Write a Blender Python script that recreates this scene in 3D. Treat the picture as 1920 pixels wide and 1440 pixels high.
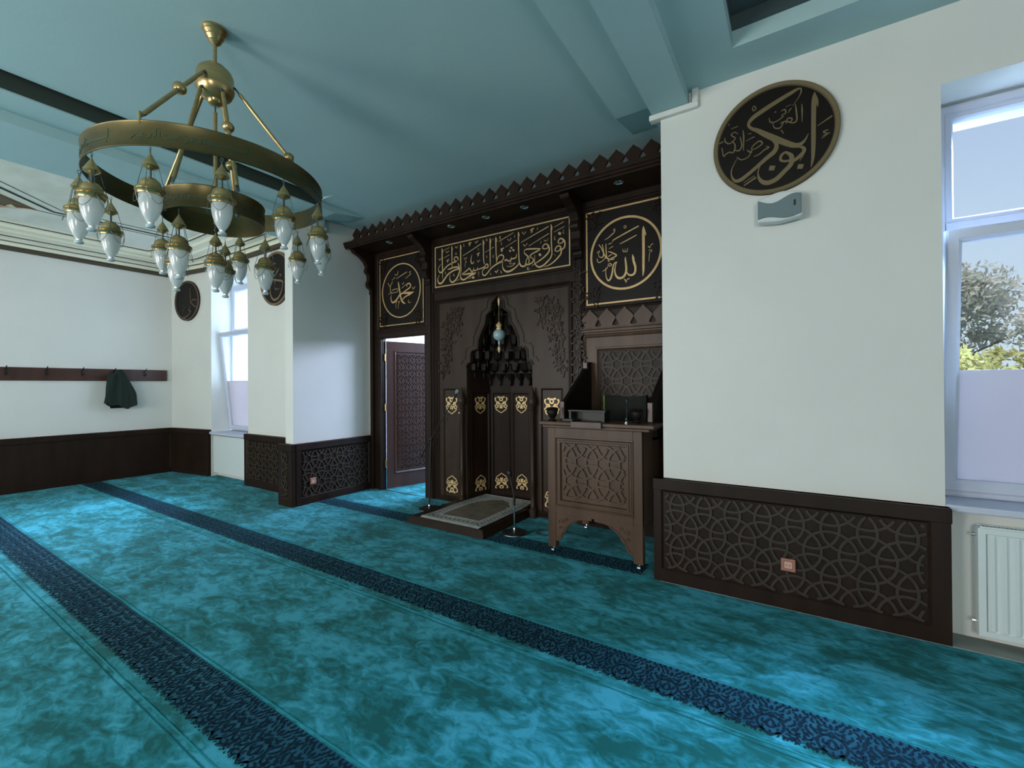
import bpy, math, random
from math import sin, cos, pi, radians as rad
from mathutils import Vector, Matrix
S = bpy.context.scene
col = S.collection
for o in list(bpy.data.objects): bpy.data.objects.remove(o)

# ------------------------------------------------------------------ camera, sky, daylight, exposure
cam_d = bpy.data.cameras.new('camera'); cam = bpy.data.objects.new('camera', cam_d); col.objects.link(cam)
S.camera = cam
YAW, PIT, ROL, FPX = .5717314, .0042184, -.0069752, 832.7
fw = Vector((-sin(YAW)*cos(PIT), cos(YAW)*cos(PIT), sin(PIT)))
r0 = Vector((cos(YAW), sin(YAW), 0)); u0 = r0.cross(fw)
rr = r0*cos(ROL) + u0*sin(ROL); uu = -r0*sin(ROL) + u0*cos(ROL)
m = Matrix((rr, uu, -fw)).transposed().to_4x4(); m.translation = (0, 0, 1.5)
cam.matrix_world = m
cam_d.sensor_fit = 'HORIZONTAL'; cam_d.sensor_width = 36; cam_d.lens = FPX/1920*36
cam_d.clip_start = .05; cam_d.clip_end = 200

w = bpy.data.worlds.new('sky'); S.world = w; w.use_nodes = True
nt = w.node_tree; nt.nodes.clear()
tc = nt.nodes.new('ShaderNodeTexCoord'); sx = nt.nodes.new('ShaderNodeSeparateXYZ'); cr = nt.nodes.new('ShaderNodeValToRGB')
bg = nt.nodes.new('ShaderNodeBackground'); wo = nt.nodes.new('ShaderNodeOutputWorld')
nt.links.new(tc.outputs['Generated'], sx.inputs[0]); nt.links.new(sx.outputs['Z'], cr.inputs[0])
nt.links.new(cr.outputs[0], bg.inputs[0]); nt.links.new(bg.outputs[0], wo.inputs[0])
cr.color_ramp.elements[0].position = 0; cr.color_ramp.elements[0].color = (.72, .86, .93, 1)
cr.color_ramp.elements[1].position = .55; cr.color_ramp.elements[1].color = (.42, .53, .80, 1)
e = cr.color_ramp.elements.new(.22); e.color = (.60, .76, .92, 1)
bg.inputs[1].default_value = 1.0

def area_lamp(name, loc, target, sx_, sy_, power, color=(.80, .90, 1)):
    d = bpy.data.lights.new(name, 'AREA'); d.shape = 'RECTANGLE'; d.size = sx_; d.size_y = sy_
    d.energy = power; d.color = color
    o = bpy.data.objects.new(name, d); col.objects.link(o); o.location = loc
    o.rotation_euler = (Vector(target)-Vector(loc)).to_track_quat('-Z', 'Y').to_euler()
    return o
FILL_COL = (1.0, .955, .925)
# added fill lamps in front of the closed rear wall, behind the viewer
area_lamp('rear_fill_a', (-6.2, -4.05, 1.8), (-4.4, 4, 1.7), 2.4, 1.8, 205, FILL_COL)
area_lamp('rear_fill_b', (-3.2, -4.05, 1.8), (-4, 4, 1.7), 1.4, 1.7, 165, FILL_COL)
area_lamp('rear_fill_c', (1.6, -4.05, 1.8), (-3, 4, 1.7), 1.4, 1.7, 148, FILL_COL)
# lamps added for sky light: above the two front windows, inside the passage
area_lamp('daylight_left_window', (-9.6, 8.4, 6.0), (-7.0, 2.6, .5), 4.6, 3.4, 8000, (.60, .74, 1))
area_lamp('daylight_right_window', (3.7, 6.6, 5.3), (.9, 3.0, .9), 2.6, 2.2, 4300, (.53, .70, 1))
area_lamp('daylight_passage_window', (-3.7, 7.3, 2.75), (-4.8, 4.0, .3), 3.4, .8, 440, (.62, .70, 1))

sun = bpy.data.lights.new('sun', 'SUN'); sun.energy = 2.6; sun.color = (1, .93, .82); sun.angle = .01
so = bpy.data.objects.new('sun', sun); col.objects.link(so); so.location = (0, -10, 12); so.rotation_euler = Vector((.25, 1, -1.25)).to_track_quat('-Z', 'Y').to_euler()

S.view_settings.view_transform = 'Standard'; S.view_settings.look = 'None'
S.view_settings.gamma = 1; S.view_settings.use_curve_mapping = False
S.view_settings.exposure = 0.0

# ------------------------------------------------------------------ materials
def mat(name, color=(.5, .5, .5), rough=.6, metal=0, noise=None, bump=None, spec=.5, **kw):
    M = bpy.data.materials.new(name); M.use_nodes = True; t = M.node_tree; b = t.nodes['Principled BSDF']
    b.inputs['Base Color'].default_value = (*color, 1); b.inputs['Roughness'].default_value = rough
    b.inputs['Metallic'].default_value = metal; b.inputs['Specular IOR Level'].default_value = spec
    for k, v in kw.items(): b.inputs[k.replace('_', ' ')].default_value = v
    if noise or bump:
        c = t.nodes.new('ShaderNodeTexCoord'); mp = t.nodes.new('ShaderNodeMapping'); t.links.new(c.outputs['Object'], mp.inputs[0])
    if noise:                                    # (scale vec, detail, colour2, amount)
        sc, det, c2, lo, hi = noise
        mp.inputs['Scale'].default_value = sc
        n = t.nodes.new('ShaderNodeTexNoise'); n.inputs['Scale'].default_value = 1; n.inputs['Detail'].default_value = det
        t.links.new(mp.outputs[0], n.inputs[0])
        r = t.nodes.new('ShaderNodeValToRGB'); r.color_ramp.elements[0].color = (*color, 1); r.color_ramp.elements[1].color = (*c2, 1)
        r.color_ramp.elements[0].position = lo; r.color_ramp.elements[1].position = hi
        t.links.new(n.outputs[0], r.inputs[0]); t.links.new(r.outputs[0], b.inputs['Base Color'])
    if bump:                                     # (scale, strength, distance)
        n2 = t.nodes.new('ShaderNodeTexNoise'); n2.inputs['Scale'].default_value = bump[0]; n2.inputs['Detail'].default_value = 3
        t.links.new(c.outputs['Object'], n2.inputs[0])
        bp = t.nodes.new('ShaderNodeBump'); bp.inputs['Strength'].default_value = bump[1]; bp.inputs['Distance'].default_value = bump[2]
        t.links.new(n2.outputs[0], bp.inputs['Height']); t.links.new(bp.outputs[0], b.inputs['Normal'])
    return M
PAINT = mat('wall_paint', (.69, .705, .665), .75, noise=((1.3, 1.3, 1.3), 3, (.65, .675, .64), .35, .65), bump=(60, .12, .004))
CEIL = mat('ceiling_paint', (.38, .56, .57), .8, noise=((.9, .9, .9), 3, (.35, .53, .55), .35, .65), bump=(50, .15, .004))
CEILOLD = mat('old_plaster_ceiling', (.82, .84, .76), .75, noise=((2.2, 5, 3), 5, (.70, .73, .64), .35, .7))
CREAM = mat('cream_moulding', (.78, .78, .62), .7)
BROWN = mat('brown_moulding', (.055, .045, .025), .6)
LINE = mat('dark_groove_and_slot_shade', (.03, .045, .035), .7)  # moulding grooves; also paints the shade in the beam slot
WOOD = mat('dark_walnut', (.0130, .0066, .0040), .45, noise=((9, 9, 1.3), 6, (.0225, .0118, .0072), .3, .7), bump=(70, .12, .002), spec=.2)
WOODL = mat('walnut_board', (.026, .0150, .0092), .42, noise=((9, 9, 1.3), 6, (.044, .0260, .0162), .3, .7), bump=(70, .12, .002), spec=.25)
WOODP = mat('warm_walnut', (.060, .034, .0215), .40, noise=((9, 9, 1.3), 6, (.098, .058, .037), .3, .7), bump=(70, .12, .002), spec=.3)
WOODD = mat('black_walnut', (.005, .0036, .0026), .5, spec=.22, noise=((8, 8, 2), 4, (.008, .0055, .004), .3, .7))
WOODDOOR = mat('reddish_walnut', (.046, .020, .0145), .34, noise=((9, 9, 1.3), 6, (.070, .032, .023), .3, .7), spec=.45)
LATT = mat('lattice_walnut', (.032, .0235, .016), .5, noise=((8, 8, 2), 4, (.042, .031, .021), .3, .7), spec=.3)
GOLD = mat('gold_inlay', (.66, .44, .20), .45, .3, noise=((14, 14, 14), 2, (.56, .37, .17), .3, .7))
GOLDB = mat('gold_ornament', (.80, .58, .28), .45, .3)
BRONZE = mat('bronze_inlay', (.16, .125, .06), .55, .3)
BRASS = mat('brushed_brass', (.54, .385, .175), .28, .85, noise=((6, 6, 30), 3, (.42, .30, .135), .3, .7))
BRASSD = mat('aged_brass_band', (.125, .100, .038), .38, .75, noise=((5, 5, 9), 4, (.085, .070, .028), .3, .7))
BRONZEG = mat('green_enamel', (.02, .05, .02), .5)
STEEL = mat('blue_steel', (.12, .16, .17), .35, .8)
CHROME = mat('chrome', (.75, .77, .78), .18, 1)
BLACK = mat('black_plastic', (.008, .009, .009), .5)
RUBBER = mat('black_cable', (.008, .008, .009), .6)
PVC = mat('white_window_frame', (.52, .57, .68), .45)
RAD = mat('white_radiator_enamel', (.66, .74, .74), .35)
CONC = mat('bare_concrete', (.26, .28, .26), .9, noise=((7, 7, 7), 4, (.19, .21, .20), .3, .7))
SPKB = mat('speaker_white', (.60, .65, .64), .45)
SPKG = mat('speaker_grey', (.13, .19, .20), .6, bump=(400, .4, .001))
COPPER = mat('copper_socket', (.42, .20, .14), .4, .3)
SOCK = mat('socket_inner', (.58, .33, .27), .45)
CLOTH = mat('dark_green_cloth', (.006, .018, .014), .9, bump=(90, .4, .003))
RUGC = mat('rug_field', (.10, .078, .052), .95, noise=((9, 9, 9), 4, (.16, .125, .085), .3, .7), bump=(300, .5, .002))
RUGB = mat('rug_border', (.42, .42, .39), .95, noise=((30, 30, 30), 2, (.28, .28, .26), .4, .6), bump=(300, .5, .002))
RUGD = mat('rug_dark_motif', (.055, .06, .06), .95)
RUGW = mat('rug_fringe', (.58, .60, .56), .9)
GREEN = mat('green_cushion', (.10, .16, .025), .8)
CUSH = mat('dark_cushion', (.004, .006, .004), .85)
LEATHER = mat('book_cover', (.03, .045, .03), .6)
BARK = mat('bark', (.10, .07, .05), .9, noise=((8, 8, 2), 4, (.06, .045, .03), .3, .7))
ORN1 = mat('ornament_brown', (.16, .07, .03), .7); ORN2 = mat('ornament_olive', (.12, .11, .06), .7); ORN3 = mat('ornament_cream', (.72, .66, .50), .7)
GRASS = mat('grass', (.06, .10, .03), .95, noise=((1, 1, 1), 4, (.10, .13, .04), .3, .7))
HOUSE = mat('pale_render', (.72, .73, .74), .9, noise=((1, 1, 1), 3, (.64, .66, .68), .3, .7))
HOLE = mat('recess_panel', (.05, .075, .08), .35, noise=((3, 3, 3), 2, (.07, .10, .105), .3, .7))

def leafmat(name, c1, c2):
    M = mat(name, c1, .6, noise=((2.5, 2.5, 2.5), 2, c2, .35, .65)); b = M.node_tree.nodes['Principled BSDF']
    t = M.node_tree; tr = t.nodes.new('ShaderNodeBsdfTranslucent'); mx = t.nodes.new('ShaderNodeMixShader'); mx.inputs[0].default_value = .35
    tr.inputs[0].default_value = (*c2, 1)
    out = t.nodes['Material Output']; t.links.new(b.outputs[0], mx.inputs[1]); t.links.new(tr.outputs[0], mx.inputs[2]); t.links.new(mx.outputs[0], out.inputs[0])
    return M
LEAFA = leafmat('leaves_grey_olive', (.42, .43, .31), (.60, .56, .48)); LEAFB = leafmat('leaves_yellow', (.34, .34, .10), (.52, .46, .16)); LEAFC = leafmat('leaves_green', (.14, .24, .10), (.30, .40, .22))

def mixmat(name, a, b, fac):
    M = bpy.data.materials.new(name); M.use_nodes = True; t = M.node_tree; t.nodes.clear()
    o = t.nodes.new('ShaderNodeOutputMaterial'); mx = t.nodes.new('ShaderNodeMixShader'); mx.inputs[0].default_value = fac
    ns = []
    for kind, c, r in (a, b):
        n = t.nodes.new(kind); n.inputs['Color'].default_value = (*c, 1)
        if r is not None and 'Roughness' in n.inputs: n.inputs['Roughness'].default_value = r
        ns.append(n)
    t.links.new(ns[0].outputs[0], mx.inputs[1]); t.links.new(ns[1].outputs[0], mx.inputs[2]); t.links.new(mx.outputs[0], o.inputs[0])
    return M, t, mx
GLASS, _t, _m = mixmat('window_glass', ('ShaderNodeBsdfTransparent', (.97, .98, 1), None), ('ShaderNodeBsdfGlossy', (1, 1, 1), .02), .06)
FROST, _t, _m = mixmat('frosted_film', ('ShaderNodeBsdfTranslucent', (.30, .285, .29), None), ('ShaderNodeBsdfDiffuse', (.60, .57, .58), None), .35)
SHADE, _t, _m = mixmat('frosted_lamp_glass', ('ShaderNodeBsdfTranslucent', (.80, .86, .86), None), ('ShaderNodeBsdfDiffuse', (.68, .74, .74), None), .5)
_g = _t.nodes.new('ShaderNodeBsdfGlossy'); _g.inputs['Roughness'].default_value = .2; _x = _t.nodes.new('ShaderNodeMixShader'); _x.inputs[0].default_value = .08
_t.links.new(_m.outputs[0], _x.inputs[1]); _t.links.new(_g.outputs[0], _x.inputs[2]); _t.links.new(_x.outputs[0], _t.nodes['Material Output'].inputs[0])
CLEAR, _t, _m = mixmat('clear_lamp_glass', ('ShaderNodeBsdfDiffuse', (.70, .74, .74), None), ('ShaderNodeBsdfGlossy', (1, 1, 1), .08), .45)
GLOBE = mat('pale_blue_globe', (.30, .42, .46), .25, spec=.7)

def carpet_material(name, a, b, c, scale=1.0):
    M = bpy.data.materials.new(name); M.use_nodes = True; t = M.node_tree; p = t.nodes['Principled BSDF']; L = t.links.new
    p.inputs['Roughness'].default_value = .95; p.inputs['Specular IOR Level'].default_value = .04
    p.inputs['Sheen Weight'].default_value = .16; p.inputs['Sheen Roughness'].default_value = .5; p.inputs['Sheen Tint'].default_value = (.40, .82, 1, 1)
    tcn = t.nodes.new('ShaderNodeTexCoord')
    mp = t.nodes.new('ShaderNodeMapping'); mp.inputs['Scale'].default_value = (1.1*scale, 1.9*scale, 1); L(tcn.outputs['Object'], mp.inputs[0])
    n1 = t.nodes.new('ShaderNodeTexNoise'); n1.inputs['Scale'].default_value = 2.1; n1.inputs['Detail'].default_value = 6; n1.inputs['Roughness'].default_value = .62; n1.inputs['Distortion'].default_value = .55; L(mp.outputs[0], n1.inputs[0])
    n2 = t.nodes.new('ShaderNodeTexNoise'); n2.inputs['Scale'].default_value = 7.5; n2.inputs['Detail'].default_value = 5; n2.inputs['Roughness'].default_value = .6; n2.inputs['Distortion'].default_value = 1.2; L(mp.outputs[0], n2.inputs[0])
    ad = t.nodes.new('ShaderNodeMath'); ad.operation = 'MULTIPLY_ADD'; ad.inputs[1].default_value = .42; L(n2.outputs[0], ad.inputs[0])
    m3 = t.nodes.new('ShaderNodeMath'); m3.operation = 'MULTIPLY'; m3.inputs[1].default_value = .58; L(n1.outputs[0], m3.inputs[0]); L(m3.outputs[0], ad.inputs[2])
    r = t.nodes.new('ShaderNodeValToRGB'); r.color_ramp.elements[0].position = .42; r.color_ramp.elements[0].color = (*a, 1)
    r.color_ramp.elements[1].position = .585; r.color_ramp.elements[1].color = (*c, 1); q = r.color_ramp.elements.new(.50); q.color = (*b, 1)
    L(ad.outputs[0], r.inputs[0]); L(r.outputs[0], p.inputs['Base Color'])
    n3 = t.nodes.new('ShaderNodeTexNoise'); n3.inputs['Scale'].default_value = 320; n3.inputs['Detail'].default_value = 2; L(tcn.outputs['Object'], n3.inputs[0])
    bp = t.nodes.new('ShaderNodeBump'); bp.inputs['Strength'].default_value = .5; bp.inputs['Distance'].default_value = .004; L(n3.outputs[0], bp.inputs['Height']); L(bp.outputs[0], p.inputs['Normal'])
    return M
CARPET = carpet_material('teal_carpet', (.004, .090, .084), (.013, .185, .212), (.046, .325, .425))
STRIPE = carpet_material('navy_carpet_stripe', (.005, .050, .085), (.008, .066, .108), (.014, .09, .135))
NAVY = mat('dark_navy_pile', (.003, .018, .032), .95, spec=.1)
SEAM = mat('pale_carpet_line', (.02, .22, .26), .95, spec=.1); SEAMD = mat('dark_carpet_seam', (.009, .12, .14), .95, spec=.1)

# ------------------------------------------------------------------ mesh helpers
class MB:
    def __init__(s): s.v = []; s.f = []
    def add(s, vs, fs):
        n = len(s.v); s.v += [tuple(x) for x in vs]; s.f += [tuple(i+n for i in f) for f in fs]; return s
    def box(s, x0, x1, y0, y1, z0, z1):
        return s.add([(x, y, z) for x in (x0, x1) for y in (y0, y1) for z in (z0, z1)],
                     [(0, 1, 3, 2), (4, 6, 7, 5), (0, 4, 5, 1), (2, 3, 7, 6), (0, 2, 6, 4), (1, 5, 7, 3)])
    def fbox(s, F, u0, u1, v0, v1, h0, h1):
        P = [F(u, v, h) for u in (u0, u1) for v in (v0, v1) for h in (h0, h1)]
        return s.add(P, [(0, 1, 3, 2), (4, 6, 7, 5), (0, 4, 5, 1), (2, 3, 7, 6), (0, 2, 6, 4), (1, 5, 7, 3)])
    def prism(s, pts3a, pts3b):
        n = len(pts3a)
        return s.add(list(pts3a)+list(pts3b), [tuple(range(n))[::-1], tuple(range(n, 2*n))] + [(i, (i+1) % n, (i+1) % n+n, i+n) for i in range(n)])
    def fprism(s, F, poly, h0, h1): return s.prism([F(u, v, h0) for u, v in poly], [F(u, v, h1) for u, v in poly])
    def lathe(s, prof, c=(0, 0, 0), n=24, ax=None):
        M = Matrix.Identity(3) if ax is None else Vector(ax).to_track_quat('Z', 'Y').to_matrix()
        vs = []; k = len(prof); c = Vector(c)
        for i in range(n):
            a = 2*pi*i/n
            for r, z in prof: vs.append(c + M @ Vector((r*cos(a), r*sin(a), z)))
        fs = [(i*k+j, ((i+1) % n)*k+j, ((i+1) % n)*k+j+1, i*k+j+1) for i in range(n) for j in range(k-1)]
        return s.add(vs, fs)
    def tube(s, pts, r, n=8, closed=False, cap=True):
        pts = [Vector(p) for p in pts]; k = len(pts); R = r if hasattr(r, '__len__') else [r]*k; vs = []; up = None
        for i, p in enumerate(pts):
            a = pts[i-1] if (i or closed) else p; b = pts[(i+1) % k] if (i < k-1 or closed) else p
            t = (b-a)
            t = t.normalized() if t.length > 1e-9 else Vector((0, 0, 1))
            if up is None: up = Vector((0, 0, 1)) if abs(t.z) < .9 else Vector((1, 0, 0))
            x = t.cross(up)
            x = x.normalized() if x.length > 1e-6 else Vector((1, 0, 0))
            y = x.cross(t); up = y
            for j in range(n):
                q = 2*pi*j/n; vs.append(p + x*cos(q)*R[i] + y*sin(q)*R[i])
        fs = [(i*n+j, i*n+(j+1) % n, ((i+1) % k)*n+(j+1) % n, ((i+1) % k)*n+j) for i in range(k if closed else k-1) for j in range(n)]
        if cap and not closed: fs += [tuple(range(n))[::-1], tuple(range((k-1)*n, k*n))]
        return s.add(vs, fs)
    def ribbon(s, F, pts, h0, h1, closed=False):          # pts (u, v, width)
        k = len(pts); A = []; B = []
        for i in range(k):
            a = pts[i-1] if (i or closed) else pts[i]; b = pts[(i+1) % k] if (i < k-1 or closed) else pts[i]
            du, dv = b[0]-a[0], b[1]-a[1]; l = math.hypot(du, dv) or 1; nx, ny = -dv/l, du/l; q = pts[i][2]/2
            A.append((pts[i][0]+nx*q, pts[i][1]+ny*q)); B.append((pts[i][0]-nx*q, pts[i][1]-ny*q))
        vs = []
        for a, b in zip(A, B): vs += [F(*a, h1), F(*b, h1), F(*a, h0), F(*b, h0)]
        fs = []
        for i in range(k if closed else k-1):
            p, q = 4*i, 4*((i+1) % k); fs += [(p, p+1, q+1, q), (p+2, p, q, q+2), (p+1, p+3, q+3, q+1)]
        if not closed: fs += [(0, 2, 3, 1), (4*k-4, 4*k-3, 4*k-1, 4*k-2)]
        return s.add(vs, fs)
    def molding(s, F, rect, prof, fill=False):            # rect u0,u1,v0,v1 ; prof (inset, height)
        u0, u1, v0, v1 = rect; vs = []
        for d, h in prof: vs += [F(u0+d, v0+d, h), F(u1-d, v0+d, h), F(u1-d, v1-d, h), F(u0+d, v1-d, h)]
        fs = [(4*i+j, 4*i+(j+1) % 4, 4*i+4+(j+1) % 4, 4*i+4+j) for i in range(len(prof)-1) for j in range(4)]
        if fill: n = 4*(len(prof)-1); fs.append((n, n+1, n+2, n+3))
        return s.add(vs, fs)
    def build(s, name, mt, parent=None, smooth=False, loc=None, bevel=0):
        me = bpy.data.meshes.new(name); vs = s.v
        if loc is not None: vs = [(x-loc[0], y-loc[1], z-loc[2]) for x, y, z in vs]
        me.from_pydata(vs, [], s.f); me.materials.append(mt)
        import bmesh
        bm = bmesh.new(); bm.from_mesh(me); bmesh.ops.recalc_face_normals(bm, faces=bm.faces); bm.to_mesh(me); bm.free()
        if smooth:
            me.polygons.foreach_set('use_smooth', [True]*len(me.polygons))
            try: me.set_sharp_from_angle(angle=rad(38))
            except Exception: pass
        o = bpy.data.objects.new(name, me); col.objects.link(o)
        if parent is not None: o.parent = parent
        if loc is not None: o.location = loc
        if bevel:
            b = o.modifiers.new('bevel', 'BEVEL'); b.width = bevel; b.segments = 2; b.limit_method = 'ANGLE'; b.harden_normals = False
        return o
def frame(o, ua, va, na):
    o, ua, va, na = map(Vector, (o, ua, va, na)); return lambda u, v, h=0: o+ua*u+va*v+na*h
def spline(pts, n=5):
    if len(pts) < 3: return pts
    out = []; k = len(pts)
    for i in range(k-1):
        p0 = pts[max(i-1, 0)]; p1 = pts[i]; p2 = pts[i+1]; p3 = pts[min(i+2, k-1)]
        for j in range(n):
            t = j/n; out.append(tuple(.5*((2*b)+(-a+c)*t+(2*a-5*b+4*c-d)*t*t+(-a+3*b-3*c+d)*t**3) for a, b, c, d in zip(p0, p1, p2, p3)))
    out.append(pts[-1]); return out
def thing(name, label, cat, loc=(0, 0, 0), group=None):
    o = bpy.data.objects.new(name, None); col.objects.link(o); o.location = loc; o['label'] = label; o['category'] = cat
    if group: o['group'] = group
    return o
def tag(o, label, cat, group=None):
    o['label'] = label; o['category'] = cat
    if group: o['group'] = group
    return o
def struct(o): o['kind'] = 'structure'; return o
def rel(F, loc): lx = Vector(loc); return lambda u, v, h=0: F(u, v, h)-lx
def circ(cx, cy, r, n=48, w_=.01): return [(cx+r*cos(2*pi*i/n), cy+r*sin(2*pi*i/n), w_) for i in range(n)]

def lattice(F, rect, d, R, wd, h0, h1, off=(0, 0)):       # interlaced rings on a triangular net, cut off at the rectangle
    mb = MB(); u0, u1, v0, v1 = rect; e = wd*.4; rows = int((v1-v0)/(d*.866))+4; cols = int((u1-u0)/d)+4; N = 40
    for j in range(-2, rows):
        for i in range(-2, cols):
            cu = u0+off[0]+i*d+(j % 2)*d/2; cv = v0+off[1]+j*d*.866
            if cu+R < u0 or cu-R > u1 or cv+R < v0 or cv-R > v1: continue
            pts = [(cu+R*cos(2*pi*k/N), cv+R*sin(2*pi*k/N)) for k in range(N)]
            ins = [u0+e <= a <= u1-e and v0+e <= b <= v1-e for a, b in pts]
            hh = h1 + ((i-(j-(j % 2))//2-j) % 3)*.0007
            if all(ins): mb.ribbon(F, [(a, b, wd) for a, b in pts], h0, hh, True); continue
            if not any(ins): continue
            st = ins.index(False); run = []
            for k in range(N+1):
                q = (st+k) % N
                if ins[q]: run.append((*pts[q], wd))
                else:
                    if len(run) > 1: mb.ribbon(F, run, h0, hh)
                    run = []
            if len(run) > 1: mb.ribbon(F, run, h0, hh)
    return mb
def writing(F, strokes, h0, h1, cu=0, cv=0, k=.001, wf=1.0):
    mb = MB()
    for n, s_ in enumerate(strokes):
        p = [(cu+s_[i]*k, cv+s_[i+1]*k, s_[i+2]*k*wf) for i in range(0, len(s_), 3)]
        mb.ribbon(F, spline(p), h0, h1+(n % 4)*.0003)
    return mb
def shield(F, cu, cv, wd, ht, h0, h1, flip=False):        # pierced ornamental badge pointing down (or up)
    mb = MB(); g = -1 if flip else 1
    def P(l, sw): return [(cu+a*wd, cv+g*b*ht, w_*wd*1.15) for a, b, w_ in sw(l)]
    half = [[(.0, -.98, .05), (.16, -.80, .06), (.36, -.58, .06), (.42, -.34, .07), (.36, -.28, .06)],
            [(.50, -.10, .05), (.40, -.02, .07), (.34, .14, .08), (.36, .36, .07), (.46, .62, .08), (.44, .82, .1), (.36, .84, .06)],
            [(.50, -.10, .05), (.42, -.26, .06), (.30, -.34, .06), (.22, -.24, .06), (.30, -.16, .05)],
            [(.0, -.05, .05), (.12, -.14, .07), (.26, -.10, .07), (.36, .02, .06)],
            [(.0, .02, .05), (.12, .16, .08), (.20, .34, .10), (.30, .40, .06)],
            [(.05, .08, .05), (.20, .10, .08), (.30, .24, .10), (.28, .36, .06)],
            [(.10, .92, .05), (.20, .94, .13), (.30, .92, .05)],
            [(.02, -.22, .05), (.10, -.34, .06), (.06, -.46, .04)]]
    for l in half:
        for sg in (1, -1):
            mb.ribbon(F, spline([(cu+sg*a*wd, cv+g*b*ht*.5, w_*wd*.95) for a, b, w_ in l], 4), h0, h1)
    mb.ribbon(F, [(a, b, wd*.09) for a, b, _ in circ(cu, cv+g*.68*ht*.5, wd*.12, 16)], h0, h1+.0004, True)
    mb.ribbon(F, [(cu, cv-g*.10*ht*.5, wd*.09), (cu, cv-g*.34*ht*.5, wd*.14), (cu, cv-g*.44*ht*.5, wd*.04)], h0, h1+.0006)
    mb.ribbon(F, [(cu, cv+g*.85*ht*.5, wd*.10), (cu, cv+g*1.0*ht*.5, wd*.03)], h0, h1+.0006)
    return mb

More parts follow.
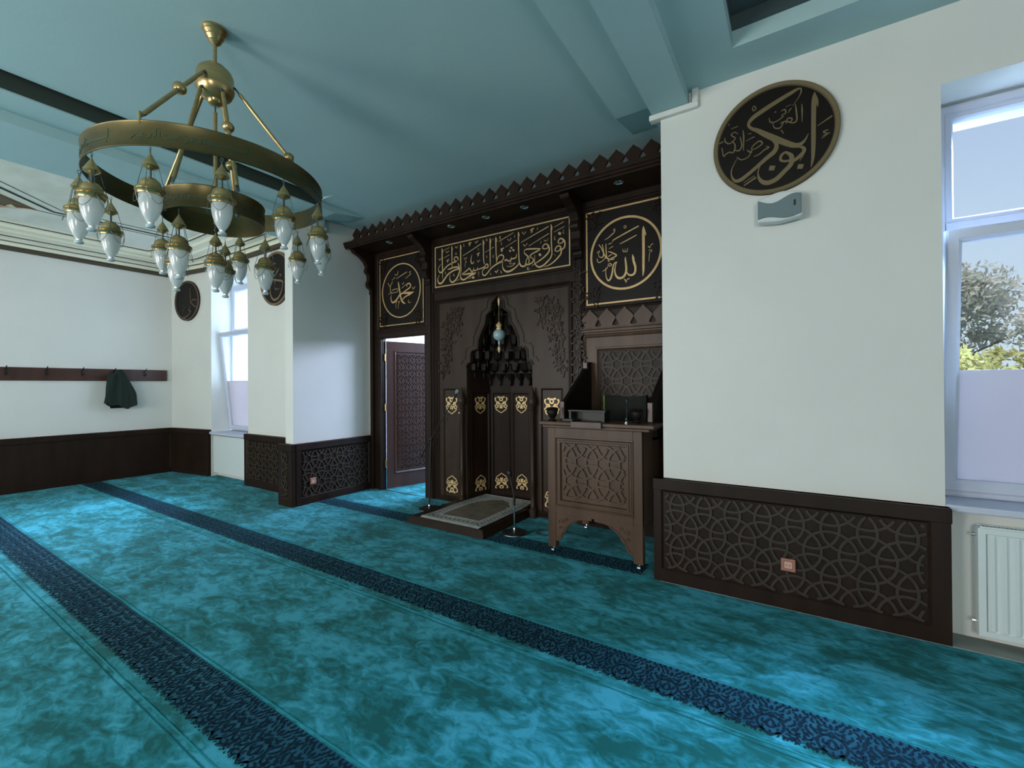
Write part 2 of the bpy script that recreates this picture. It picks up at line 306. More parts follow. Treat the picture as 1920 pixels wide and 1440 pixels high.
# traced strokes of the inscriptions: flat lists of (across, up, width) in millimetres from each panel's centre
WRITING={
 'allah':[[194,235,3,197,192,28,195,138,26,195,-17,25,193,-133,23,192,-210,19,187,-259,5],[196,231,6,205,190,15,216,157,12,218,138,4],[85,-27,5,88,-61,17,97,-102,22,111,-151,22,111,-198,20,96,-227,20,65,-234,19,37,-219,14,21,-189,8],[83,-27,4,94,-58,11,105,-76,5],[12,-40,4,11,-65,14,17,-121,19,19,-177,21,5,-222,22,-24,-246,24,-61,-245,23,-88,-217,19,-100,-175,15,-97,-128,10,-87,-93,8,-76,-75,5],[-76,-76,5,-101,-87,13,-118,-116,13,-126,-171,16,-144,-233,20,-169,-258,16,-190,-227,10,-198,-177,7,-196,-117,4],[-15,47,4,-14,27,6,-6,13,7,5,19,5,7,43,5,9,19,6,19,9,7,31,19,6,33,46,4],[-46,101,6,36,127,11,127,160,9],[-120,131,3,-120,147,7,-103,158,11,28,205,13,149,246,12],[1,276,6,17,276,6,21,259,6,6,253,6,-1,266,6,3,277,6],[-1,-265,11,12,-282,10,16,-304,5],[16,-299,5,28,-273,6,50,-264,13],[240,29,9,257,7,6],[257,7,5,269,36,5,288,44,9],[244,-14,5,272,-15,6,276,-30,5,257,-35,4,251,-72,5,247,-125,3],[-210,172,3,-169,186,7,-127,215,10,-102,234,7,-112,256,5,-100,267,5,-96,241,7],[-272,134,8,-242,90,10,-213,20,12,-188,-25,10],[-234,129,7,-221,54,10,-229,-2,12,-265,4,7,-277,31,5,-264,69,4,-294,50,7],[-194,130,7,-192,49,10,-184,-17,12,-154,-38,12,-121,-44,10,-104,-38,7],[-171,45,7,-129,26,11,-83,-6,13,-96,-20,11,-142,-32,10],[-171,-7,7,-129,10,7],[-292,-8,7,-287,-42,8,-261,-54,8,-214,-29,7,-188,16,5],[-170,118,5,-132,127,8],[-162,72,5,-116,91,7],[-174,-45,12,-159,-62,12],[-176,-91,7,-151,-83,8,-134,-98,10,-151,-107,8,-172,-100,7],[-172,-104,5,-189,-130,7,-233,-152,7]],
 'verse':[[-862,230,5,-859,202,16,-856,60,15,-853,-82,13,-856,-170,3],[-859,226,6,-846,199,10,-843,174,3],[-696,233,4,-692,201,14,-691,34,13,-691,-36,10],[-695,229,6,-683,203,10,-679,178,3],[-552,228,5,-547,190,19,-546,45,16,-543,-93,12,-543,-134,5],[-549,224,6,-536,194,9,-532,166,3],[-586,31,11,-595,67,17,-630,83,16,-657,63,11,-639,36,11,-613,25,16,-658,18,17,-694,10,16,-748,-3,16,-804,-33,16,-846,-69,18,-883,-82,20,-911,-67,13,-923,-37,8,-911,-3,7,-878,31,3],[-763,-64,8,-721,-56,16,-658,-48,17,-604,-53,19,-560,-73,19],[-560,-76,19,-605,-80,19,-649,-84,17,-713,-103,19,-768,-130,21,-814,-172,21,-861,-216,24,-908,-224,21,-934,-192,15,-936,-156,8,-907,-110,4],[-595,-2,6,-578,-33,16,-565,-90,17,-574,-136,17,-606,-187,19,-651,-226,20,-696,-234,19,-727,-198,14,-727,-156,6,-720,-129,3],[-548,-133,6,-552,-181,12,-535,-214,19,-500,-229,20,-457,-218,18,-413,-197,17,-362,-184,23,-311,-177,11],[-530,-156,6,-482,-163,17,-396,-165,20,-303,-168,9],[-526,-150,5,-464,-128,14,-413,-98,12,-402,-92,6],[-408,-92,6,-387,-123,14,-366,-146,15,-345,-129,9,-336,-100,4],[-345,-135,9,-328,-138,14,-302,-138,13,-286,-131,10,-275,-102,4],[-286,-131,10,-261,-131,13,-227,-126,13,-186,-119,15,-161,-106,13],[-161,-109,10,-145,-85,15,-121,-96,15,-121,-129,15,-153,-130,13,-186,-139,12,-203,-169,9,-199,-203,13,-171,-221,16,-130,-200,16,-81,-154,16,-33,-126,17,23,-105,19,78,-87,17,148,-86,14],[-191,224,4,-188,193,15,-186,87,13,-185,-13,13,-173,-81,10],[-190,220,6,-177,188,9,-171,160,3],[-86,224,4,-84,188,17,-85,70,15,-84,-62,12,-82,-128,3],[-84,220,6,-74,189,9,-68,162,3],[-2,221,4,0,185,17,3,54,14,8,-44,11,10,-96,6],[1,218,6,11,190,9,17,159,3],[11,-77,6,24,-40,10,55,-13,14,94,-13,16,113,-42,14,101,-72,13,78,-91,13],[-511,77,5,-368,125,8,-221,179,9],[-828,200,4,-733,222,6],[-829,99,4,-734,128,6],[-164,60,4,-31,106,7],[45,161,4,150,193,6],[-376,224,12,-410,213,20,-391,195,9,-419,184,4],[-246,70,12,-280,59,16,-259,44,9,-280,32,3],[114,65,11,79,51,16,98,37,8,75,26,3],[-739,69,11,-775,57,14,-757,44,8,-780,34,3],[-638,219,9,-616,191,6],[-616,191,5,-593,218,9],[-315,223,9,-298,200,6],[-298,200,4,-270,228,9],[-285,-17,7,-270,-43,5],[-270,-43,4,-239,-18,9],[-493,47,8,-476,27,5],[-476,27,5,-446,49,8],[-472,13,5,-455,-10,6,-472,-21,4,-474,-76,3],[-17,-190,7,6,-213,5],[6,-213,4,30,-181,9],[-793,183,8,-775,159,6],[-775,159,5,-742,185,8],[-919,105,7,-901,81,6],[-901,81,5,-872,108,7],[-364,70,3,-382,5,11,-369,-41,15,-340,-39,9,-339,-18,4],[-364,-219,26,-330,-224,26],[-619,-230,4,-570,-213,7],[-426,-229,4,-379,-215,7],[-492,228,4,-497,201,7,-484,189,6],[-267,131,4,-259,106,7],[-35,15,4,-44,-13,6,-32,-21,6],[-136,19,4,-136,-11,7],[-42,213,4,-46,190,6],[69,218,4,65,183,6],[80,132,4,80,109,6],[-81,-200,4,-77,-230,7],[77,-204,4,77,-229,7],[-804,-82,4,-803,-114,7],[-672,-136,4,-654,-139,5,-672,-154,5,-641,-163,4],[-273,-166,4,-257,-168,6,-261,-188,4,-263,-221,3],[-625,134,5,-612,121,5,-630,114,5,-628,131,5],[-142,225,4,-122,208,4,-143,198,4,-142,221,4],[128,-85,16,154,-75,12,174,-95,14,200,-99,14,216,-85,11,223,-59,5],[216,-85,11,236,-80,13,259,-81,14,285,-74,12,294,-54,8,296,-30,3],[154,-81,14,114,-85,16,60,-102,16],[319,222,4,322,197,14,323,61,14,326,-48,13,332,-131,14,351,-177,18,379,-192,17,411,-191,16,436,-168,12],[320,219,6,333,189,9,336,167,3],[326,-146,8,309,-171,13,258,-201,18,205,-221,22,153,-221,21,113,-191,16,95,-143,10,101,-100,4],[411,-191,14,420,-161,12,427,-129,10,446,-103,13,474,-94,11,504,-115,13,522,-139,13,510,-164,15,473,-179,17,436,-184,16],[458,-102,9,466,-136,11,457,-166,13],[399,-39,5,403,-12,9,437,-2,15,499,-10,17,572,-20,15,617,-28,7],[611,-30,7,596,-40,14,554,-54,15,505,-67,14,474,-89,13],[399,-39,9,418,-58,13,449,-85,15,486,-107,11,516,-128,8],[709,-7,11,686,15,12,656,5,13,643,-25,11,668,-38,11,700,-37,11,718,-19,11],[686,15,11,710,-2,14,724,-31,17,727,-68,17,703,-100,17,655,-134,16,601,-162,14,553,-181,10,497,-205,3],[541,-84,3,538,-136,8,540,-179,11,564,-215,16,601,-233,19,649,-222,18,696,-193,17,738,-158,14,758,-120,12,762,-69,11],[749,224,3,755,192,15,754,88,14,756,-16,13,761,-94,12],[752,221,5,763,190,9,768,163,3],[883,33,11,866,44,12,844,25,13,840,0,11,865,-12,10,894,-4,12,900,15,10],[866,44,12,894,31,16,916,2,17,922,-35,16,910,-68,16,882,-84,14],[857,-44,11,837,-33,12,808,-56,13,802,-81,11,825,-92,10,853,-87,12,865,-66,12],[837,-33,11,865,-45,15,876,-88,16,870,-128,16,836,-163,15,784,-202,14,725,-229,11,654,-241,3],[844,110,27,872,89,27],[214,58,20,235,42,20],[194,26,20,215,10,20],[241,26,20,262,10,20],[596,-85,25,621,-105,25],[790,182,4,907,218,7],[786,128,4,915,165,6],[356,90,6,543,149,9,720,204,10],[462,31,5,725,125,8],[46,157,4,251,224,6],[139,74,4,293,129,6],[532,221,11,492,207,19,513,190,9,485,174,3],[119,69,11,75,57,17,95,43,7,75,27,3],[373,209,8,395,175,5],[395,175,4,423,204,8],[388,63,8,409,35,5],[409,35,4,441,64,8],[169,165,7,192,139,5],[192,139,4,222,167,7],[-8,-189,7,9,-214,6],[9,-214,4,33,-179,7],[909,131,3,900,102,5,912,89,6],[800,85,3,794,50,5,806,40,7],[580,222,3,574,196,7],[624,60,3,618,32,6],[274,195,4,267,164,6],[60,225,4,60,186,6],[76,149,4,82,112,6],[66,-195,4,76,-230,7],[660,69,3,666,50,5,680,50,4,684,62,3,686,49,4,701,49,4,713,75,3],[223,-108,4,193,-131,5,232,-140,6,271,-135,7,258,-152,7,212,-167,7,153,-155,4],[454,-209,3,438,-220,5,457,-226,5],[448,-226,5,438,-236,5,454,-242,6,479,-231,4],[787,-117,3,807,-138,3]],
 'muhammad':[[112,37,9,118,71,16,161,77,18,188,47,18,172,18,16,107,-9,18,41,-39,20,-26,-63,21,-71,-105,23,-128,-146,26,-179,-152,21,-201,-114,13,-207,-66,8,-195,-35,4],[-56,128,7,-47,81,22,-28,0,22,-9,-88,22,12,-146,24,50,-181,24,78,-192,11],[8,-43,11,106,-51,28,192,-59,31,244,-50,9],[244,-52,5,171,-78,15,84,-99,17,40,-125,15,18,-146,9],[-97,174,5,10,209,9,120,243,9],[8,27,5,96,70,7],[-182,162,4,-119,201,8],[86,153,4,151,183,7,189,205,9,168,227,7,190,242,7],[220,16,9,235,-17,6],[235,-17,5,268,18,11],[154,-150,5,138,-171,7,159,-193,7,191,-181,5],[-111,-152,6,-82,-145,8,-105,-180,5,-104,-243,3],[-60,-161,6,-32,-152,8,-55,-193,5,-59,-252,3],[-268,134,8,-228,80,8],[-171,145,6,-217,79,8,-206,-10,8,-138,-18,6],[-183,19,8,-137,29,8,-70,29,8,-76,-10,8,-206,-18,6],[-258,-28,6,-195,-3,6],[-124,241,8,-79,227,8,-56,279,6],[20,96,5,36,82,6,58,107,5]],
 'right':[[236,230,4,232,177,26,229,55,26,227,-90,25,223,-198,18,212,-256,3],[235,223,7,247,172,16,253,128,3],[163,279,5,145,282,15,101,268,25,18,238,29,-68,203,31,-122,175,29,-146,140,19,-129,108,19,-89,79,27,-43,38,35,16,-10,39,73,-54,36,123,-86,31,160,-86,23,185,-62,12,200,-31,3],[160,284,7,163,260,9,150,228,5,113,179,3],[-10,5,21,19,-45,24,9,-91,31,-44,-129,28,-105,-174,24,-153,-207,25,-201,-234,27,-236,-229,18,-256,-188,10,-253,-141,7,-221,-79,3],[98,-140,14,73,-117,14,47,-133,17,44,-162,15,72,-177,14,104,-175,16,113,-152,14],[73,-117,14,104,-149,25,103,-201,29,65,-242,28,14,-285,31,-39,-295,31,-78,-265,21,-91,-216,9,-78,-166,6,-51,-127,3],[110,-191,20,141,-174,23,172,-146,23,175,-122,20,154,-104,13,129,-101,7],[181,-134,7,169,-167,7,150,-199,3],[-24,-197,31,9,-206,31],[139,-231,30,170,-240,29],[250,3,5,328,43,10],[307,-39,5,281,-45,9,301,-62,6],[286,-65,6,272,-83,8,292,-70,9,316,-60,5],[-179,-280,9,-102,-240,12],[-179,-259,4,-112,-227,6],[-118,255,4,-104,250,6,-100,232,6,-115,227,7,-121,245,6,-111,264,3],[165,175,4,167,134,9,166,56,3],[129,190,4,134,145,9,137,78,9,112,68,8,74,91,7,42,87,6],[77,75,7,87,106,8,112,94,8,99,75,7],[62,88,6,42,57,8,10,67,6,0,100,4],[-22,146,4,-16,117,7,10,105,7,43,117,7,62,129,8],[11,172,8,21,173,8],[49,167,6,69,172,8,75,147,7,49,137,7],[75,188,4,107,192,3],[94,159,7,103,162,8],[110,169,4,87,143,4],[48,40,7,61,13,4],[-181,113,4,-177,64,10,-179,-33,4],[-199,71,6,-189,6,9,-206,-24,9,-235,-12,7],[-248,55,6,-231,18,9,-242,-26,9,-270,-18,8,-292,-27,8,-306,-35,8,-317,28,6],[-302,71,5,-327,63,8,-342,63,5],[-298,94,6,-291,60,8,-263,43,8,-227,68,7],[-213,95,4,-234,114,6,-255,100,7,-227,72,6],[-255,144,4,-212,150,6],[-164,29,4,-110,44,7],[-155,-36,7,-131,-58,9,-124,-22,7,-83,5,9,-63,-17,9,-97,-37,7,-131,-43,6],[-221,-67,6,-193,-93,7,-152,-87,7,-131,-58,6],[-117,-93,4,-84,-87,7,-53,-66,9,-24,-55,8,-43,-42,4],[-276,178,6,-265,179,6],[-150,76,5,-130,73,5]],
 'left_a':[[102,212,16,113,48,23,119,-62,19],[292,-16,32,197,6,26,148,-43,29,220,-105,29,291,-134,13],[123,-117,19,62,-165,26,123,-204,23,0,-280,36,-124,-291,33,-212,-227,17,-224,-170,8],[-98,-149,13,-61,-175,13],[-23,-113,13,-73,-130,10]],
 'left_b':[[-102,202,17,-37,219,24,27,209,14],[114,134,7,58,81,24,-22,39,26,-103,23,14],[-153,-50,10,-71,-8,24,57,-34,28,183,-60,28,213,-98,14],[1,-35,17,1,-88,10],[-112,-38,17,-121,-180,17,-73,-275,29,-9,-308,33,87,-293,28,166,-214,19,205,-123,14,198,-70,12],[-7,-131,10,40,-164,12,119,-156,7],[121,36,12,168,38,9,136,8,7],[-78,100,12,-38,68,14],[291,64,16,366,-33,20,410,-141,16],[307,139,11,428,147,11]],
}

# ------------------------------------------------------------------ the hall's shell
XL, XR, YB, ZT = -9.55, 4.0, -4.2, 3.77
floor = struct(MB().box(XL-.1, XR+.1, YB-.1, 3.47, -.1, 0).box(XL-.1, -.9, 3.47, 4.2, -.1, 0).box(-6.6, -.9, 4.2, 8.0, -.1, 0).build('floor', CARPET))
stones = struct(MB().box(-.9, XR, 3.47, 4.3, -.1, .006).build('floor', CONC))
# woven prayer row stripes
def motif():
    h = []
    def L(*p): h.append(list(p))
    L((0, .0, .004), (.018, .018, .009), (.045, .045, .008), (.052, .085, .010), (.036, .115, .008), (.012, .135, .010), (0, .155, .004))
    L((.0, .050, .006), (.014, .062, .010), (.012, .088, .010), (.0, .108, .006))
    L((.018, .070, .006), (.032, .078, .009), (.030, .098, .006))
    L((.0, .012, .010), (.0, .034, .006))
    L((.046, .026, .005), (.064, .016, .007), (.078, .028, .007), (.070, .044, .007), (.058, .040, .006))
    L((.070, .060, .006), (.088, .054, .008), (.098, .068, .008), (.090, .082, .007), (.078, .078, .006))
    L((.1115, .024, .006), (.100, .036, .008), (.092, .026, .006), (.098, .014, .006), (.1115, .010, .006))
    L((.1115, .052, .007), (.104, .064, .009), (.1115, .078, .006))
    L((.1115, .115, .004), (.1115, .132, .016), (.1115, .146, .012), (.1115, .164, .003))
    L((.064, .096, .006), (.080, .108, .009), (.092, .128, .009), (.088, .150, .006))
    L((.052, .112, .006), (.060, .134, .010), (.074, .150, .008), (.070, .166, .006))
    L((.012, .162, .006), (.026, .152, .009), (.042, .158, .010), (.046, .172, .007))
    L((.0, .170, .006), (.0, .190, .013), (.0, .206, .004))
    L((.012, .176, .005), (.022, .192, .009), (.020, .212, .005))
    L((.030, .176, .005), (.044, .188, .009), (.048, .206, .005))
    L((.060, .180, .005), (.070, .194, .009), (.068, .212, .005))
    L((.086, .168, .005), (.098, .180, .009), (.092, .200, .008), (.080, .204, .005))
    L((.1115, .180, .006), (.1115, .196, .011), (.1115, .210, .004))
    L((.008, .222, .005), (.018, .236, .010), (.014, .248, .004)); L((.036, .220, .005), (.046, .234, .010), (.042, .246, .004))
    L((.062, .222, .005), (.072, .236, .010), (.068, .248, .004)); L((.090, .220, .005), (.100, .234, .010), (.096, .246, .004))
    L((.028, .006, .004), (.036, .016, .007)); L((.062, .004, .004), (.070, .010, .006)); L((.090, .0, .004), (.100, .006, .006))
    return h
MOT = motif()
MOT2 = [[(.030, .120, .005), (.042, .128, .008), (.050, .120, .004)], [(.020, .020, .005), (.034, .030, .009), (.044, .026, .004)], [(.078, .058, .004), (.066, .072, .009), (.064, .086, .004)], [(.098, .096, .005), (.104, .106, .009), (.098, .114, .004)],
        [(.100, .150, .004), (.100, .164, .009), (.106, .176, .004)], [(.078, .010, .004), (.086, .022, .008), (.086, .040, .004)], [(.056, .000, .004), (.052, .010, .008), (.056, .018, .004)], [(.0, .118, .004), (.006, .126, .008), (.0, .134, .004)],
        [(.034, .136, .004), (.044, .146, .008), (.052, .142, .004)], [(.094, .040, .004), (.102, .048, .008), (.096, .058, .004)], [(.026, .040, .004), (.030, .050, .007), (.026, .058, .004)], [(.080, .090, .004), (.092, .094, .008), (.104, .086, .004)],
        [(.022, .204, .004), (.034, .214, .009), (.030, .224, .004)], [(.050, .210, .004), (.058, .222, .008), (.054, .232, .004)], [(.078, .212, .004), (.086, .222, .008), (.082, .232, .004)]]
for Y1 in (1.14, 2.44, 3.74):
    xe = 3.9 if Y1 < 3 else -.95
    xs = -9.48 if Y1 < 3 else -5.29
    F = frame((0, Y1-.25, 0), (1, 0, 0), (0, 1, 0), (0, 0, 1)); n = int((xe-xs)/.223)
    st = MB()
    zig = []
    for i in range(n):                                     # straight upper edge, scalloped lower edge
        u = xs+i*.223
        zig += [(u, .012), (u+.03, .034), (u+.06, .022), (u+.0835, .030), (u+.1115, .020), (u+.1395, .030), (u+.163, .022), (u+.193, .034)]
    zig.append((xs+n*.223, .012))
    for a, b in zip(zig, zig[1:]): st.add([F(a[0], a[1], .0015), F(b[0], b[1], .0015), F(b[0], .25, .0015), F(a[0], .25, .0015)], [(0, 1, 2, 3)])
    sroot = st.build('carpet_stripe', STRIPE, floor)
    mo = MB()
    for i in range(n):
        c = xs+i*.223
        for sg in (1, -1):
            for l in MOT+MOT2:
                if sg < 0 and abs(l[0][0]) < 1e-6 and abs(l[-1][0]) < 1e-6 and abs(l[len(l)//2][0]) < 1e-6: continue
                if sg < 0 and abs(l[0][0]-.1115) < 1e-6 and abs(l[-1][0]-.1115) < 1e-6: continue
                cc = c + (.223 if sg < 0 else 0)
                p = spline([(cc+sg*a, b, w_*1.3) for a, b, w_ in l], 3)
                k = len(p); A = []
                for q in range(k):
                    a_, b_ = p[max(q-1, 0)], p[min(q+1, k-1)]; du, dv = b_[0]-a_[0], b_[1]-a_[1]; ll = math.hypot(du, dv) or 1
                    A += [F(p[q][0]-dv/ll*p[q][2]/2, p[q][1]+du/ll*p[q][2]/2, .003+(.0005 if sg < 0 else 0)), F(p[q][0]+dv/ll*p[q][2]/2, p[q][1]-du/ll*p[q][2]/2, .003+(.0005 if sg < 0 else 0))]
                mo.add(A, [(2*q, 2*q+1, 2*q+3, 2*q+2) for q in range(k-1)])
    mo.build('stripe_arabesque', NAVY, sroot)
    MB().fbox(F, xs, xe, .262, .268, 0, .0025).fbox(F, xs, xe, -.052, -.046, 0, .0025).build('pale_line', SEAM, floor)
    if Y1 < 3: MB().fbox(F, xs, xe, -.080, -.076, 0, .0022).build('seam', SEAMD, floor)
MB().box(-5.08, -4.23, 4.425, 4.440, 0, .003).build('threshold_line', BLACK, floor)

wall_left = struct(MB().box(XL-.3, XL, YB, 3.58, 0, 4.2).build('wall_left', PAINT))
wf = MB()
wf.prism([(-9.85, 3.398, 0), (-8.42, 3.60, 0), (-8.42, 4.25, 0), (-9.85, 4.25, 0)], [(-9.85, 3.398, 4.2), (-8.42, 3.60, 4.2), (-8.42, 4.25, 4.2), (-9.85, 4.25, 4.2)])                 # left of window
wf.box(-8.42, -7.18, 3.58, 4.25, 3.27, 4.2).box(-8.42, -7.18, 3.70, 4.25, 0, .70)
wf.box(-7.18, -5.36, 3.58, 4.48, 0, 4.2)
wf.box(-5.53, -5.36, 3.22, 3.58, 0, 3.60)                # pilaster under the beam
struct(wf.build('wall_front_left', PAINT))
struct(MB().box(-5.36, -.88, 4.48, 4.6, 3.30, 4.2).box(-5.36, -5.31, 4.42, 4.48, 0, 3.8).build('wall_recess', PAINT))
wr = MB().box(-.88, .715, 3.53, 4.6, 0, 4.2).box(.715, 2.0, 3.53, 4.25, 3.24, 4.2).box(.715, 2.0, 3.66, 4.25, 0, .74).box(2.0, XR+.3, 3.53, 4.25, 0, 4.2)
struct(wr.build('wall_front_right', PAINT))
struct(MB().box(XR, XR+.3, YB, 3.6, 0, 4.2).build('wall_right', PAINT))
struct(MB().box(XL, XR, YB-.3, YB, 0, 4.2).build('wall_back', PAINT))
# passage behind the mihrab wall
struct(MB().box(-6.6, -6.4, 4.48, 8, 0, 3.2).box(-6.6, -1.2, 7.9, 8.1, 0, 3.2).box(-1.4, -1.2, 4.6, 8, 0, 3.2).box(-6.6, -1.2, 4.6, 8.1, 3.2, 3.3).build('wall_passage', PAINT))
# ceiling
struct(MB().box(-4.60, -1.24, YB, 4.6, ZT, ZT+.2).build('ceiling', CEIL))
# rounded lip of the middle ceiling field, its slot shaped to shade the beam
lip = MB(); prof = [(-4.60, ZT), (-4.68, ZT+.004), (-4.74, ZT+.012), (-4.785, ZT+.026), (-4.815, ZT+.048), (-4.83, ZT+.085), (-4.832, ZT+.30)]
ys = [YB, 3.30]
for (xa, za), (xb, zb) in zip(prof, prof[1:]):
    for ya, yb in zip(ys, ys[1:]):
        lip.add([(xa, ya, za), (xb, ya, zb), (xb, yb, zb), (xa, yb, za)], [(0, 1, 2, 3)])
lip.box(-4.86, -4.60, 3.27, 4.6, ZT-.001, ZT+.15)
struct(lip.build('ceiling', CEIL, smooth=True))
struct(MB().box(-4.874, -4.868, YB, 3.27, 3.702, 4.05).box(-4.868, -4.80, YB, 3.27, 4.0, 4.05).box(-4.868, -4.80, 3.262, 3.27, 3.775, 4.0).build('slot_shade_strips', LINE))  # dark strips put in to paint the shade of the slot
bl = MB()
bl.box(-5.22, -4.875, YB, 3.50, 3.69, 4.15)
bl.prism([(-5.22, 3.50, 3.69), (-5.22, 3.96, 3.77), (-5.22, 3.50, 3.80)], [(-4.875, 3.50, 3.69), (-4.875, 3.96, 3.77), (-4.875, 3.50, 3.80)])
bl.box(-5.36, -4.86, 3.50, 4.6, 3.77, 4.0)
bl.box(-6.09, -5.22, YB, 3.58, 3.60, 4.15)
struct(bl.build('trim_1', CEIL))
struct(MB().box(-5.57, -5.20, 3.18, 3.60, 3.565, 3.60).build('trim_2', PAINT, bevel=.006))
br = MB()
br.box(-1.24, -.94, YB, 3.52, 3.68, 4.0)
br.prism([(-1.235, 3.52, 3.68), (-1.235, 3.985, 3.77), (-1.235, 3.52, 3.80)], [(-.94, 3.52, 3.68), (-.94, 3.985, 3.77), (-.94, 3.52, 3.80)])
br.box(-1.24, -.88, 3.98, 4.6, ZT, 4.0)
br.box(-.94, -.67, YB, 3.53, 3.60, 4.0)
br.box(-.94, -.88, 3.53, 4.6, 3.60, 4.0)
struct(br.build('trim_3', CEIL))
cap = MB().box(-.96, -.60, 3.49, 3.56, 3.555, 3.598).box(-.645, -.60, 3.49, 3.56, 3.598, 3.70)
struct(cap.build('trim_4', PAINT, bevel=.008))
struct(MB().box(XL-.3, XR+.3, YB-.3, 4.6, 4.2, 4.3).build('ceiling', CEIL))
# right bay ceiling with its sunken panel
HX0, HX1, HY0, HY1 = -.342, 1.15, 2.0, 3.21
rc = MB().box(-.67, HX0, YB, 3.6, 3.69, 3.80).box(HX1, XR, YB, 3.6, 3.69, 3.80).box(HX0, HX1, YB, HY0, 3.69, 3.80).box(HX0, HX1, HY1, 3.6, 3.69, 3.80)
struct(rc.build('ceiling', CEIL))
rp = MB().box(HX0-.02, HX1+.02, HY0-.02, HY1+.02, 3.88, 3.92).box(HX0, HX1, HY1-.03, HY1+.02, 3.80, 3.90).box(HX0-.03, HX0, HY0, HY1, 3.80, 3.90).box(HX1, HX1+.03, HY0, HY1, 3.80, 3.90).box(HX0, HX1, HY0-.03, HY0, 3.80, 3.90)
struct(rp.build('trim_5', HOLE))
# left bay: old moulded plaster ceiling
struct(MB().box(XL, -6.09, YB, 3.6, 3.80, 4.0).build('ceiling', CEILOLD))
cv = MB()
def cove(prof, mb):                                        # runs along the left wall then along the front wall, mitred
    for (a, za), (b, zb) in zip(prof, prof[1:]):
        P = lambda q, z: [(XL+q, YB, z), (XL+q, 3.44-q, z), (-8.42, 3.60-q, z), (-6.09, 3.58-q, z)]
        A_, B_ = P(a, za), P(b, zb)
        mb.add(A_+B_, [(i, i+1, i+5, i+4) for i in range(3)])
    return mb
struct(cove([(.045, 3.565), (.06, 3.60), (.085, 3.62), (.10, 3.635), (.12, 3.65), (.20, 3.665), (.22, 3.685), (.30, 3.70), (.32, 3.72), (.42, 3.735), (.44, 3.765), (.52, 3.775), (.54, 3.80)], MB()).build('trim_6', CREAM))
struct(cove([(0, 3.50), (.03, 3.497), (.05, 3.505), (.055, 3.54), (.045, 3.566), (0, 3.566)], MB()).build('trim_7', BROWN))
g = MB()
for d, z, wd in ((.088, 3.617, .009), (.205, 3.662, .009), (.525, 3.772, .010)):
    cove([(d-wd, z+.003), (d-wd*.3, z-.006), (d+wd*.3, z-.006), (d+wd, z+.003)], g)
struct(g.build('trim_8', LINE))
FC = frame((0, 0, 3.80), (1, 0, 0), (0, 1, 0), (0, 0, -1))
K = [(-8.00, 3.24), (-8.08, 1.62), (-7.2, .62), (-6.2, .62)]
K2 = [(-6.4, 3.24), (-8.00, 3.24), (-8.09, 1.62), (-7.0, .45), (-6.2, -.3)]
struct(MB().ribbon(FC, [(a, b, .022) for a, b in K2], 0, .012).ribbon(FC, [(a, b, .008) for a, b in [(-6.4, 3.33), (-8.12, 3.33), (-8.20, 1.60), (-8.15, .2)]], 0, .006).ribbon(FC, [(a, b, .006) for a, b in [(-7.87, 3.0), (-7.95, 1.66), (-7.0, .66)]], 0, .006).build('trim_9', LINE))
orn = MB().fprism(FC, [(-7.83, 1.10), (-8.19, 1.50), (-8.42, 1.22), (-8.1, .3), (-7.5, .3)], 0, .004)
ornament = tag(orn.build('painted_ceiling_ornament', ORN1), 'brown painted triangular ornament with pale arches on the old ceiling at far left', 'ceiling ornament')
o2 = MB(); o2.fprism(FC, [(-7.90, 1.12), (-8.12, 1.36), (-8.27, 1.17), (-8.0, .4), (-7.6, .4)], .003, .006)
o2.build('olive_field', ORN2, ornament)
o3 = MB()
for i in range(5):
    a = Vector((-8.31, 1.30)).lerp(Vector((-8.02, .2)), i*.16); o3.fprism(FC, [(a.x, a.y+.05), (a.x+.13, a.y-.03), (a.x+.02, a.y-.06)], .005, .008)
o3.ribbon(FC, [(-8.20, 1.46, .02), (-8.36, 1.24, .02), (-8.05, .3, .02)], .004, .008)
o3.build('cream_arches', ORN3, ornament)

# ------------------------------------------------------------------ windows
def pane(F, rect, name, mt, parent, h=.0): return MB().fbox(F, *rect, h-.003, h+.003).build(name, mt, parent)
def window(n, X0, X1, Z0, Z1, Y, ztr, tilt_top, tilt_bot, zs0, zs1, frost):
    F = frame((0, Y, 0), (1, 0, 0), (0, 0, 1), (0, -1, 0))
    fr = MB(); pr = [(0, -.04), (0, .035), (.012, .04), (.045, .04), (.05, .03), (.055, -.04)]
    fr.molding(F, (X0, X1, Z0, Z1), pr)
    fr.fbox(F, X0+.05, X1-.05, ztr-.055, ztr+.03, -.04, .045)
    fr.molding(F, (X0+.045, X1-.045, ztr+.02, Z1-.045), [(0, -.03), (0, .028), (.01, .032), (.035, .032), (.045, .018), (.047, -.03)])
    root = struct(fr.build('window_%d' % n, PVC))
    MB().fbox(F, X0+.088, X1-.088, ztr+.06, Z1-.088, -.005, .004).build('upper_pane', GLASS, root)
    L = math.hypot(zs1-zs0, tilt_bot-tilt_top); va = Vector((0, tilt_top-tilt_bot, zs1-zs0)).normalized(); na = Vector((0, -va.z, va.y))
    G = frame((0, tilt_bot, zs0), (1, 0, 0), va, na)
    sash = MB().molding(G, (X0+.012, X1-.012, 0, L), [(0, -.03), (0, .028), (.01, .034), (.055, .034), (.072, .018), (.076, -.03), (0, -.03)]).build('tilted_sash', PVC, root)
    fz = (frost-zs0)/(zs1-zs0)*L
    MB().fbox(G, X0+.085, X1-.085, .073, fz, -.004, .003).build('frosted_pane', FROST, sash)
    MB().fbox(G, X0+.085, X1-.085, fz, L-.073, -.004, .003).build('clear_pane', GLASS, sash)
    MB().box(X0-.02, X1+.02, min(Y-.30, 3.56), Y+.02, Z0-.045, Z0-.005).build('window_sill', PVC, root, bevel=.008)
    return root
